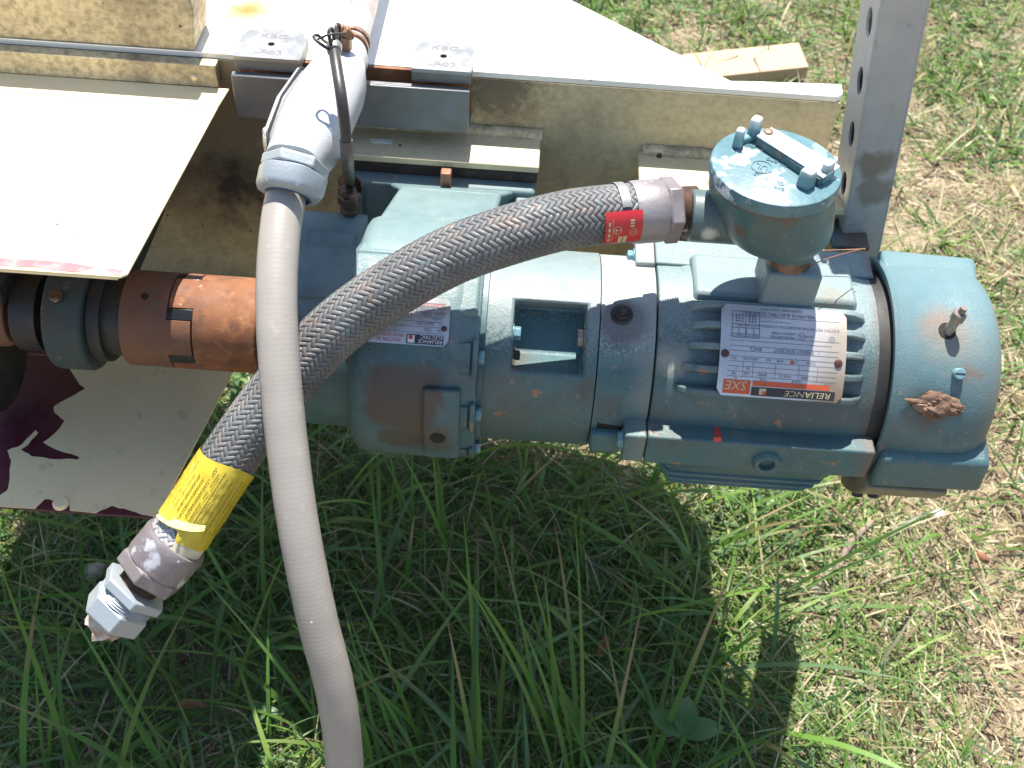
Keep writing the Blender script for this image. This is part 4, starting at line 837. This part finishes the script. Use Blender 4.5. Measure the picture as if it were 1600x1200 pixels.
# clamps KBC A03 and strut channel
def clamp(px0, px1, pyf, label):
    f0 = OZ(px0, pyf[0], .162); f1 = OZ(px1, pyf[1], .162); w = f1.x-f0.x; cx = (f0.x+f1.x)/2; yf = .1745
    T = thing('beam_clamp', label, 'clamp', (cx, .19, .15), 'stamped beam clamps on the frame edge')
    vs, fs = holed(rrect(-w/2, 0, w/2, .050, .016, 6, (1,1,0,0)), [ell(0,.024,.0032,.0032)], .0035)
    m = MB(); m.add([Vector((cx+v.x, yf+v.y, .1615+v.z)) for v in vs], fs); part('top_jaw', m, M_CLAMP, T, bevel=.0006)
    m = MB(); m.box((cx-w/2, yf+.0012, .1492),(cx+w/2, yf+.0055, .1596)); m.box((cx+w/2-.004, yf+.0056, .1495),(cx+w/2-.0002, yf+.045, .1596)); part('front_wall', m, M_GALV, T, bevel=.0005)
    m = MB(); m.lathe((cx, yf+.024, .1505), (0,0,1), [(0,.006),(.009,.006)], 16); part('screw_hole', m, M_HOLE, T)
    for t, y in (('KBC',.034),('-A03',.0065)):
        m = MB(); vs, fs = text_mesh(t, .0105, .00005, 'CENTER', 1.25); m.add([Vector((cx+v.x, yf+y+v.y, .16335+v.z)) for v in vs], fs)
        part('stamped_letters', m, M_STAMP, T, smooth=0)
clamp(362,465,(95,103),'zinc beam clamp stamped KBC A03, standing left of the black tube on the frame edge')
clamp(641,735,(116,122),'zinc beam clamp stamped KBC A03, standing right of the grey fitting on the frame edge')
x0 = OY(360,117,.166).x; x1 = OY(734,145,.166).x
SC = thing('strut_channel', 'horizontal galvanised strut channel under the two beam clamps', 'channel', ((x0+x1)/2,.18,.12))
m = MB(); m.box((x0,.166,.104),(x1,.1685,.1485)); part('front_wall', m, M_GALV, SC, bevel=.0009)
m = MB(); m.box((x0,.1686,.104),(x1,.1975,.1065)); part('floor', m, M_GALV, SC, bevel=.0005)
m = MB(); m.box((x0,.1952,.1067),(x1,.1990,.1486)); part('rear_wall', m, M_RUSTC, SC, bevel=.0005)
m = MB(); m.box((x0,.1686,.1462),(x1,.1735,.1485)); part('lip', m, M_GALV, SC, bevel=.0005)
# ================================================================== grease tube with wire clip
gt = [OZ(546,283,.105), OD(543,250,.872), OD(539,200,.842), OD(533,150,.830), OD(526,105,.838), OD(521,72,.85)]
GT = thing('grease_tube', 'thin black grease tube with wire clip, crossing in front of the grey fitting', 'tube', tuple(gt[0]))
tp = spline(gt, .003)
m = MB(); m.tube(tp, [.0048 if (i/len(tp)) < .45 else .0043 for i in range(len(tp))], 20); part('tube', m, M_TUBE, GT, smooth=80)
m = MB(); ii = int(len(tp)*.42); m.tube(tp[ii:ii+int(len(tp)*.2)], .0050, 20); part('sleeve', m, mat('worn_tube_sleeve', (.12,.10,.09), [('noise',60,.4,.6,(.06,.05,.05),.8)], .5), GT, smooth=80)
bx = OZ(545,305,.098); 
m = MB(); m.hexn((bx.x,bx.y,.079), (0,0,1), .0085, .006, .1); m.lathe((bx.x,bx.y,.085), (0,0,1), [(0,.0068),(.005,.0068)], 24); m.hexn((bx.x,bx.y,.0895), (0,0,1), .0102, .010, .3); m.lathe((bx.x,bx.y,.0993), (0,0,1), [(0,.0075),(.004,.007),(.0045,.0055)], 24); part('brass_fitting', m, M_BRASS, GT, bevel=.0006)
m = MB(); m.hexn((bx.x-.003,bx.y+.0205,.088), (-.3,-1,.2), .009, .008); m.lathe((bx.x-.003,bx.y+.028,.088), (-.3,-1,.2), [(0,.012),(.002,.012)], 24); part('side_nut', m, M_BRASS, GT, bevel=.0006)
t0 = gt[-1]
def w(px, py, d): return OD(px, py, d)
m = MB(); m.tube(spline([w(521,80,.85), w(512,76,.845), w(500,68,.842), w(493,62,.842), w(490,57,.845), w(496,55,.85), w(505,62,.852), w(515,70,.85)], .0015), .0013, 10)
m.tube(spline([w(519,74,.848), w(515,60,.842), w(514,48,.84), w(518,44,.842), w(521,52,.845), w(522,66,.85)], .0015), .0015, 10)
m.tube(spline([w(524,72,.85), w(526,56,.85), w(525,42,.85), w(529,38,.853), w(531,50,.857), w(530,66,.86)], .0015), .0015, 10)
m.tube(spline([w(495,62,.842), w(515,54,.838), w(540,52,.845)], .0015), .0009, 8)
part('wire_clip', m, M_TUBE, GT, smooth=80)
m = MB(); m.lathe(w(523,82,.849), (w(521,64,.853)-w(523,82,.849)), [(0,.0055),(.006,.0062),(.009,.0048)], 18); part('tube_cap', m, M_BOLT, GT)
PS = thing('pipe_strap', 'rusty strap with two small bolts clasping the rigid pipe above the grey fitting', 'strap', tuple(pp0))
m = MB(); 
for t in (.012,.022): m.lathe(pp0+pd*t, pd, [(0,.0131),(0,.0148),(.004,.0148),(.004,.0131)], 30, False)
part('band', m, M_COPB, PS)
for (px, py) in ((541,53),(549,57)):
    c = w(px, py, .93); m = MB(); m.hexn(c, -cF+Vector((-.5,0,.3)), .0042, .012); part('bolt', m, M_COPB, PS, bevel=.0004)
m = MB(); q_ = w(540,66,.935); m.box(q_-Vector((.006,.006,.008)), q_+Vector((.004,.008,.007))); part('saddle', m, M_COPB, PS, bevel=.001)

# ================================================================== perforated post
ptp = OD(1388,-70,.835); pbt = OD(1310,405,1.075)
pdv = (ptp-pbt).normalized(); pbt = pbt-pdv*.33
px_ = Vector((1,0,0)); px_ = (px_-pdv*px_.dot(pdv)).normalized(); py_ = pdv.cross(px_)     # py_ points back
rot = math.radians(9); pxr = px_*math.cos(rot)+py_*math.sin(rot); pyr = -px_*math.sin(rot)+py_*math.cos(rot)
LP_ = (ptp-pbt).length+.01; WP = .0400
PO = thing('perforated_post', 'tall galvanised square post with slots down one side, standing behind the junction box', 'post', tuple(pbt))
def PT(x, y, z): return pbt+pxr*x+pyr*y+pdv*z
def pbox(a, b):
    (x0,y0,z0),(x1,y1,z1) = a, b; m = MB(); m.hexa([PT(x,y,z) for x,y,z in ((x0,y0,z0),(x1,y0,z0),(x1,y1,z0),(x0,y1,z0),(x0,y0,z1),(x1,y0,z1),(x1,y1,z1),(x0,y1,z1))]); return m
def POS(y): return min(((abs(proj(PT(.02,0,z*.002))[1]-y), z) for z in range(int(LP_*500))))[1]*.002*pdv+pxr*.02
mP = mat('galvanised_post_face', (.44,.44,.435), [('noise', 7, .35, .65, (.29,.295,.30), .8), ('noise', 70, .6, .72, (.2,.2,.2), .5),
     ('blob', tuple(POS(255)), .021, (.17,.13,.09), .8, .06, 22, .55), ('blob', tuple(POS(300)), .020, (.18,.145,.11), .75, .06, 22, .55)], .6, metal=.25, bump=[(120,.12,.001)])
# slots where the photograph shows them
zs = []
for (sx, sy) in ((1355,40),(1334,131),(1313,215)):
    best = min((abs(proj(PT(0,.012,z_*.001))[1]-sy), z_*.001) for z_ in range(0, int(LP_*1000), 1)); zs.append(best[1])
pit = (zs[0]-zs[2])/2; slots = [zs[1]+pit*k for k in range(-12, 13) if .02 < zs[1]+pit*k < LP_-.02]
vs, fs = holed([(0.003,0),(WP,0),(WP,LP_),(0.003,LP_)], [ell(WP*.42, z_, .0062, .0135) for z_ in slots], .0022)
m = pbox((.0022,0,0),(WP-.0022,.0024,LP_)); part('front_face', m, mP, PO, bevel=.0008)
m = MB(); m.add([PT(.0011+v.z, v.x-.0006, v.y) for v in vs], fs); part('slotted_side', m, mP, PO, bevel=.0003)
m = pbox((WP-.0022,0.0005,0),(WP,WP,LP_)); part('plain_side', m, mP, PO, bevel=.0006)
m = MB(); m.tube([PT(.0024,.0024,0), PT(.0024,.0024,LP_)], .0024, 16); part('rounded_corner', m, mP, PO, smooth=80)
m = pbox((.0023,WP-.002,0),(WP-.0023,WP,LP_)); part('back_face', m, mP, PO)
# ================================================================== thin stray wires by the junction box
def wire(pts, label):
    p = spline([OD(*a) for a in pts], .004); m = MB(); m.tube(p, .00045, 6); solo('stray_wire', m, M_COPB, label, 'wire', tuple(p[0]), smooth=80)
wire([(1240,428,.90),(1290,405,.89),(1350,388,.92)], 'thin brown wire slanting from the box neck to the post')
wire([(1262,392,.93),(1300,391,.93),(1352,389,.93)], 'thin brown wire lying level between the junction box and the post')
# ================================================================== things on the ground
bz = -H+.036
bp = [OZ(x, y, bz) for x, y in ((1030,88),(1248,66),(1264,104),(1125,124))]
m = MB(); dirb = (bp[1]-bp[0]); dirb.z = 0; dirb.normalize(); nb = Vector((-dirb.y,dirb.x,0)); c1 = bp[1]
dnv = (bp[2]-bp[1]); dnv.z = 0
m.hexa([Vector((q.x,q.y,bz-.038)) for q in (c1-dirb*.7+dnv, c1+dnv, c1, c1-dirb*.7)]+[Vector((q.x,q.y,bz)) for q in (c1-dirb*.7+dnv, c1+dnv, c1, c1-dirb*.7)])
solo('pine_board', m, M_WOOD, 'short pale pine board lying in the grass behind the frame', 'board', tuple(c1-dirb*.2+Vector((0,0,-.038))), bevel=.002)
def blob(name, c, sx, sy, sz, mt, label, cat, ang=0., seed=0, group=None):
    bm = bmesh.new(); bmesh.ops.create_icosphere(bm, subdivisions=3, radius=1); m = MB(); R_ = Matrix.Rotation(ang, 3, 'Z'); vs = []
    for v in bm.verts:
        k = 1+.3*NZ.noise(v.co*1.6+Vector((seed,0,0))); vs.append(c+R_@Vector((v.co.x*sx*k, v.co.y*sy*k, v.co.z*sz*k)))
    m.add(vs, [tuple(v.index for v in f.verts) for f in bm.faces]); bm.free(); return solo(name, m, mt, label, cat, tuple(c), smooth=60, group=group)
def G(px, py, dz=0.): return OZ(px, py, -H+dz)
blob('white_pebble', G(1467,802,.014), .009,.006,.004, M_WSTONE, 'white pebble in the sunlit dirt below the fan cover', 'pebble', .3, 2)
blob('pebble', G(147,893,.016), .017,.012,.010, M_STONE, 'tan pebble beside the loose end of the braided conduit', 'pebble', .8, 8)
blob('pebble', G(1535,870,.03), .006,.010,.005, mat('red_brown_clod', (.26,.10,.05), [('noise',60,.4,.6,(.15,.07,.04),.7)], .8), 'red brown clod on the dirt at the right edge', 'clod', .8, 11)
p = spline([G(1268,935,.004), G(1286,900,.010), G(1312,880,.006), G(1328,850,.012), G(1362,815,.006)], .004)
m = MB(); m.tube(p, [.0068*(1-.45*i/len(p))*(1+.6*NZ.noise(Vector((i*.22,0,0)))) for i in range(len(p))], 12); solo('dead_stick', m, M_BARK, 'weathered grey brown stick lying in the dirt right of the motor shadow', 'stick', tuple(p[0]), smooth=60)
def leafmesh(mb, base, dirv, L, Wd_, up=.35, fold=.25, n=8):
    d = dirv.normalized(); s_ = d.cross(Vector((0,0,1))).normalized(); vs = []
    for i in range(n+1):
        t = i/n; wv = Wd_*math.sin(math.pi*min(1,t**.8*.97+.02))**.85; c = base+d*L*t+Vector((0,0,1))*L*(up*t-.45*t*t)
        vs += [c-s_*wv+Vector((0,0,fold*wv)), c, c+s_*wv+Vector((0,0,fold*wv))]
    mb.add(vs, [(i*3+k, i*3+k+1, i*3+k+4, i*3+k+3) for i in range(n) for k in range(2)])
def weed(px, py, dz, leaves, label, Ls, Ws, cat='weed', mt=None):
    c = G(px, py, dz); T = thing('broadleaf_weed', label, cat, (c.x,c.y,-H))
    m = MB(); m.tube([Vector((c.x+.006,c.y-.004,-H-.01)), c-Vector((0,0,.008)), c], .0012, 6); part('stem', m, M_LEAF, T)
    for a in leaves:
        m = MB(); leafmesh(m, c, Vector((math.cos(a),math.sin(a),0)), Ls*random.uniform(.85,1.15), Ws, .3); part('leaf', m, mt or M_LEAF, T, smooth=60)
weed(1065,1150,.10,(2.4,1.35,.35),'three leaved green weed at the bottom of the picture, on bare shaded soil',.050,.0145)
weed(1043,975,.03,(.4,1.6,2.8,4.,5.2),'small clover-like weed in the middle of the shaded patch',.017,.0075)
weed(612,858,.08,(1.4,),'single pale oval leaf standing in the dark grass beneath the reducer',.035,.009)
weed(415,1115,.05,(.3,2.6,3.7),'low broad leaf weed beside the hanging grey conduit near the bottom',.022,.007)
weed(350,945,.04,(0.4,2.2,3.9),'little leafy weed in the shade right of the conduit gland nut',.018,.006)
for (px, py, a, lb) in ((275,1105,.1,'pale dead leaf lying in the shaded grass at lower left'),(935,1030,1.2,'small tan dead leaf upright in the shaded grass')):
    c = G(px, py, .03); m = MB(); leafmesh(m, c, Vector((math.cos(a),math.sin(a),.2)), .04, .006, .2, 1.1); solo('dead_leaf', m, M_DLEAF, lb, 'leaf', tuple(c), smooth=60, group=None)

# ------------------------------------------------------------------ grass
def nz(x, y, s, seed):
    """cheap smooth value noise on arrays"""
    g = np.random.default_rng(seed).random((64,64)); X_ = x*s+100; Y_ = y*s+100; xi = np.floor(X_).astype(int); yi = np.floor(Y_).astype(int); fx = X_-xi; fy = Y_-yi
    fx = fx*fx*(3-2*fx); fy = fy*fy*(3-2*fy); q = lambda a, b: g[a%64, b%64]
    return (q(xi,yi)*(1-fx)+q(xi+1,yi)*fx)*(1-fy)+(q(xi,yi+1)*(1-fx)+q(xi+1,yi+1)*fx)*fy
GK = 1.225     # the lawn is laid out on a unit plan this many times smaller
def blades(name, bx, by, az, L, w, lean, curl, col, seg=5, z0=None, twist=.6, label=None):
    bx = bx*GK; by = by*GK+.158; L = L*GK; w = w*GK
    n = len(bx); t = np.linspace(0, 1, seg+1)[None]
    ang = lean[:,None]+curl[:,None]*t                       # angle from vertical grows along the blade
    dt = 1/seg; hx = np.cumsum(np.sin(ang)*dt, 1)-np.sin(ang[:,:1])*dt; hz = np.cumsum(np.cos(ang)*dt, 1)-np.cos(ang[:,:1])*dt
    hx *= L[:,None]; hz *= L[:,None]; dx = np.cos(az)[:,None]; dy = np.sin(az)[:,None]
    z = (-H-.012 if z0 is None else z0); zc = hz+(z if np.isscalar(z) else z[:,None]); zc = np.maximum(zc, -H+.002+.004*rng.random((n,1))) 
    cx = bx[:,None]+hx*dx; cy = by[:,None]+hx*dy
    wa = w[:,None]*(1-t**2.2)*(.55+.9*np.minimum(t*3,1)*.5)+.00012
    ta = az[:,None]+math.pi/2+twist*rng.normal(0,1,(n,1))*t; sx_ = np.cos(ta)*wa/2; sy_ = np.sin(ta)*wa/2; sz_ = rng.normal(0,.35,(n,1))*wa/2
    V = np.stack([np.stack([cx-sx_,cy-sy_,zc-sz_],-1), np.stack([cx+sx_,cy+sy_,zc+sz_],-1)], 2).reshape(-1,3)
    k = (seg+1)*2; a = (np.arange(n)[:,None]*k+np.arange(seg)[None]*2); Fc = np.stack([a,a+1,a+3,a+2],-1).reshape(-1,4)
    me = bpy.data.meshes.new(name); me.vertices.add(len(V)); me.vertices.foreach_set('co', (V+np.array([0,0,H])).ravel().astype(np.float32))
    me.loops.add(len(Fc)*4); me.loops.foreach_set('vertex_index', Fc.ravel().astype(np.int32)); me.polygons.add(len(Fc))
    me.polygons.foreach_set('loop_start', np.arange(0,len(Fc)*4,4,dtype=np.int32)); me.polygons.foreach_set('use_smooth', np.ones(len(Fc),bool)); me.update(calc_edges=True)
    at = me.color_attributes.new('tint','FLOAT_COLOR','POINT'); c4 = np.ones((n,seg+1,2,4),np.float32)
    tipc = 1+.25*t[...,None]; brn = (rng.random((n,1,1)) < .22)*np.clip((t[...,None]-rng.uniform(.45,.9,(n,1,1)))*6,0,1); c4[...,:3] = (col[:,None,:]*tipc*(1-brn)+np.array((.34,.25,.12))*brn)[:,:,None,:]; at.data.foreach_set('color', c4.ravel())
    me.materials.append(M_BLADE); o = bpy.data.objects.new(name, me); COL.objects.link(o); o['kind'] = 'stuff'; o['label'] = label; o['category'] = 'grass'
GREENS = np.array([(.105,.205,.030),(.075,.16,.028),(.12,.22,.05),(.10,.17,.075),(.14,.22,.04),(.05,.12,.035),(.17,.25,.06)]); STRAW = np.array([(.42,.35,.21),(.32,.25,.14),(.52,.46,.30),(.20,.14,.085),(.34,.33,.18)])
def scatter(N_, x0, x1, y0, y1): return rng.uniform(x0,x1,N_), rng.uniform(y0,y1,N_)
def lush(x, y):    # lush in the shade under the machine and behind the frame, worn at the right
    a = np.exp(-(((x-.0)/.38)**2+((y+.05)/.30)**2)); b = np.clip((.75-(x-.35)*.9),0,1)*np.clip((y-.35)*1.6,0,1)
    c = .8*np.clip((-x-.05)*1.8,0,1)+.42*np.exp(-((x-.62)/.16)**2)*np.clip((1.1-y)*2,0,1)*np.clip((y-.05)*4,0,1)
    return np.clip(np.maximum(np.maximum(a,b*.75),c)*1.05+.22, 0, 1)*(.45+.9*nz(x,y,5,3))
def mixcol(n, pg):
    g = GREENS[rng.integers(0,len(GREENS),n)]; s_ = STRAW[rng.integers(0,len(STRAW),n)]; k = (rng.random(n) < pg)[:,None]
    return np.where(k, g, s_)*rng.uniform(.7,1.3,(n,1))
def layer(name, N_, area, Lr, wr, leanr, curlr, pg, dens, label, seg=4, clump=0.):
    x, y = scatter(N_, *area); k = rng.random(N_) < dens(x, y); x, y = x[k], y[k]; n = len(x)
    if clump:     # gather into tufts
        nc = max(1,int(n/14)); ci = rng.integers(0,nc,n); cx, cy = x[:nc], y[:nc]; x = cx[ci]+rng.normal(0,clump,n); y = cy[ci]+rng.normal(0,clump,n)
    pgv = pg(x, y)
    blades(name, x, y, rng.uniform(0,2*math.pi,n), rng.uniform(*Lr,n)*rng.uniform(.6,1,n), rng.uniform(*wr,n), rng.uniform(*leanr,n), rng.uniform(*curlr,n), mixcol(n, pgv), seg, label=label)
AR = (-1.25, 1.5, -.55, 2.1)
layer('dry_thatch', 100000, AR, (.012,.055), (.0007,.0026), (1.2,1.65), (-.2,.5), lambda x,y: .04+.22*lush(x,y), lambda x,y: np.clip(.35+.9*nz(x,y,5,9),.2,1), 'dry straw thatch and litter on the soil', 3)
layer('fine_grass', 52000, (-.75,.5,-.52,.35), (.04,.12), (.0011,.0027), (.1,1.1), (.5,2.4), lambda x,y: .82+0*x, lambda x,y: np.clip(lush(x,y)*1.1-.12,0.03,1), 'fine mid height grass under the motor', 6, .014)
layer('short_grass', 130000, AR, (.02,.065), (.0012,.003), (.1,1.1), (.3,1.7), lambda x,y: np.clip(.50+.5*lush(x,y)-.38*np.clip((x-.25)*4,0,1)*np.clip((.6-y)*3,0,1),.08,1), lambda x,y: np.clip(lush(x,y)*1.2*(nz(x,y,9,21)**.7+.3),.08,1)*np.clip(nz(x,y,3.2,55)*3-.5,.22,1), 'short mixed green and straw grass', 4, .012)
layer('grass_tufts', 22000, AR, (.06,.15), (.002,.0045), (.05,.8), (.4,1.9), lambda x,y: .7+.3*lush(x,y), lambda x,y: lush(x,y)**1.3*.85, 'taller tufts of green grass', 6, .018)
layer('seeding_straw', 2600, (.25,1.2,-.5,1.0), (.05,.12), (.0015,.004), (.4,1.3), (.2,1.4), lambda x,y: x*0+.12, lambda x,y: x*0+1., 'pale dry grass stalks in the sunlit dirt', 5, .02)
layer('back_clumps', 15000, (-.3,1.5,.25,1.8), (.03,.09), (.0028,.0062), (.1,1.0), (.3,1.8), lambda x,y: .84+0*x, lambda x,y: np.clip((nz(x,y,4,31)-.36)*2.6,0,1)*np.clip((y-.25)*3,.15,1)*np.clip(1.35-.75*np.abs(x-.35),.25,1), 'broader green grass clumps behind the frame', 5, .02)
n = 520
x, y = rng.uniform(-.42,.30,n), rng.uniform(-.36,.22,n)
blades('long_grass', x, y, rng.uniform(0,2*math.pi,n), rng.uniform(.09,.25,n), rng.uniform(.0025,.0068,n), rng.uniform(.05,.8,n), rng.uniform(.5,2.5,n), GREENS[rng.integers(0,5,n)]*rng.uniform(.7,1.3,(n,1)), 10, twist=.35, label='long green grass blades arching under the motor')
tb_ = [((890,1240),2.2,.42,.16),((862,1180),1.95,.34,.14),((905,1200),2.3,.36,.22),((668,1250),2.2,.34,.3),((650,1180),2.5,.30,.35),((1010,1230),1.2,.34,.5),((760,1260),1.7,.36,.3),((596,1210),2.0,.26,.2),
       ((1120,820),.3,.30,.9),((1000,980),2.6,.30,1.0),((940,960),.5,.34,1.1),((1190,950),.4,.36,1.15),((1150,900),.2,.28,.9),((500,1150),2.4,.28,.5),((120,1240),1.9,.34,.35),((60,1230),1.6,.28,.3),((300,1240),2.3,.3,.5),((700,900),1.9,.28,.3),((640,860),2.0,.22,.2)]
B_ = [G(*t[0]) for t in tb_]; n = len(tb_)*3; rp = lambda a: np.repeat(np.array(a, float), 3)
blades('tall_grass', (rp([b.x for b in B_])+rng.normal(0,.012,n))/GK, (rp([b.y for b in B_])+rng.normal(0,.012,n)-.158)/GK, rp([t[1] for t in tb_])+rng.normal(0,.22,n), rp([t[2] for t in tb_])/GK*rng.uniform(.7,1.05,n), rng.uniform(.004,.0068,n), rp([t[3] for t in tb_])*rng.uniform(.6,1.2,n), rng.uniform(.25,1.1,n), GREENS[rng.integers(0,3,n)]*rng.uniform(.75,1.2,(n,1)), 14, twist=.25, label='tallest green blades leaning up from the shaded lawn')
# litter: small stones
N_ = 900; x, y = scatter(N_, .1, 1.3, -.5, 1.4); m = MB()
ico = bmesh.new(); bmesh.ops.create_icosphere(ico, subdivisions=1, radius=1); iv = [v.co.copy() for v in ico.verts]; iF = [tuple(v.index for v in f.verts) for f in ico.faces]; ico.free()
for i in range(N_):
    r = random.uniform(.002,.007); R_ = Matrix.Rotation(random.random()*6, 3, 'Z'); sc = Vector((r*random.uniform(.7,1.4),r,r*.7)); c = Vector((x[i]*GK,y[i]*GK+.158,-H-.001))
    m.add([c+R_@Vector((v.x*sc.x,v.y*sc.y,v.z*sc.z)) for v in iv], iF)
o = part('gravel', m, M_STONE, None, smooth=0); o['kind'] = 'stuff'; o['label'] = 'small stones scattered in the dirt'; o['category'] = 'gravel'
# clean up helper tags
for o in bpy.data.objects:
    if '_b' in o: del o['_b']
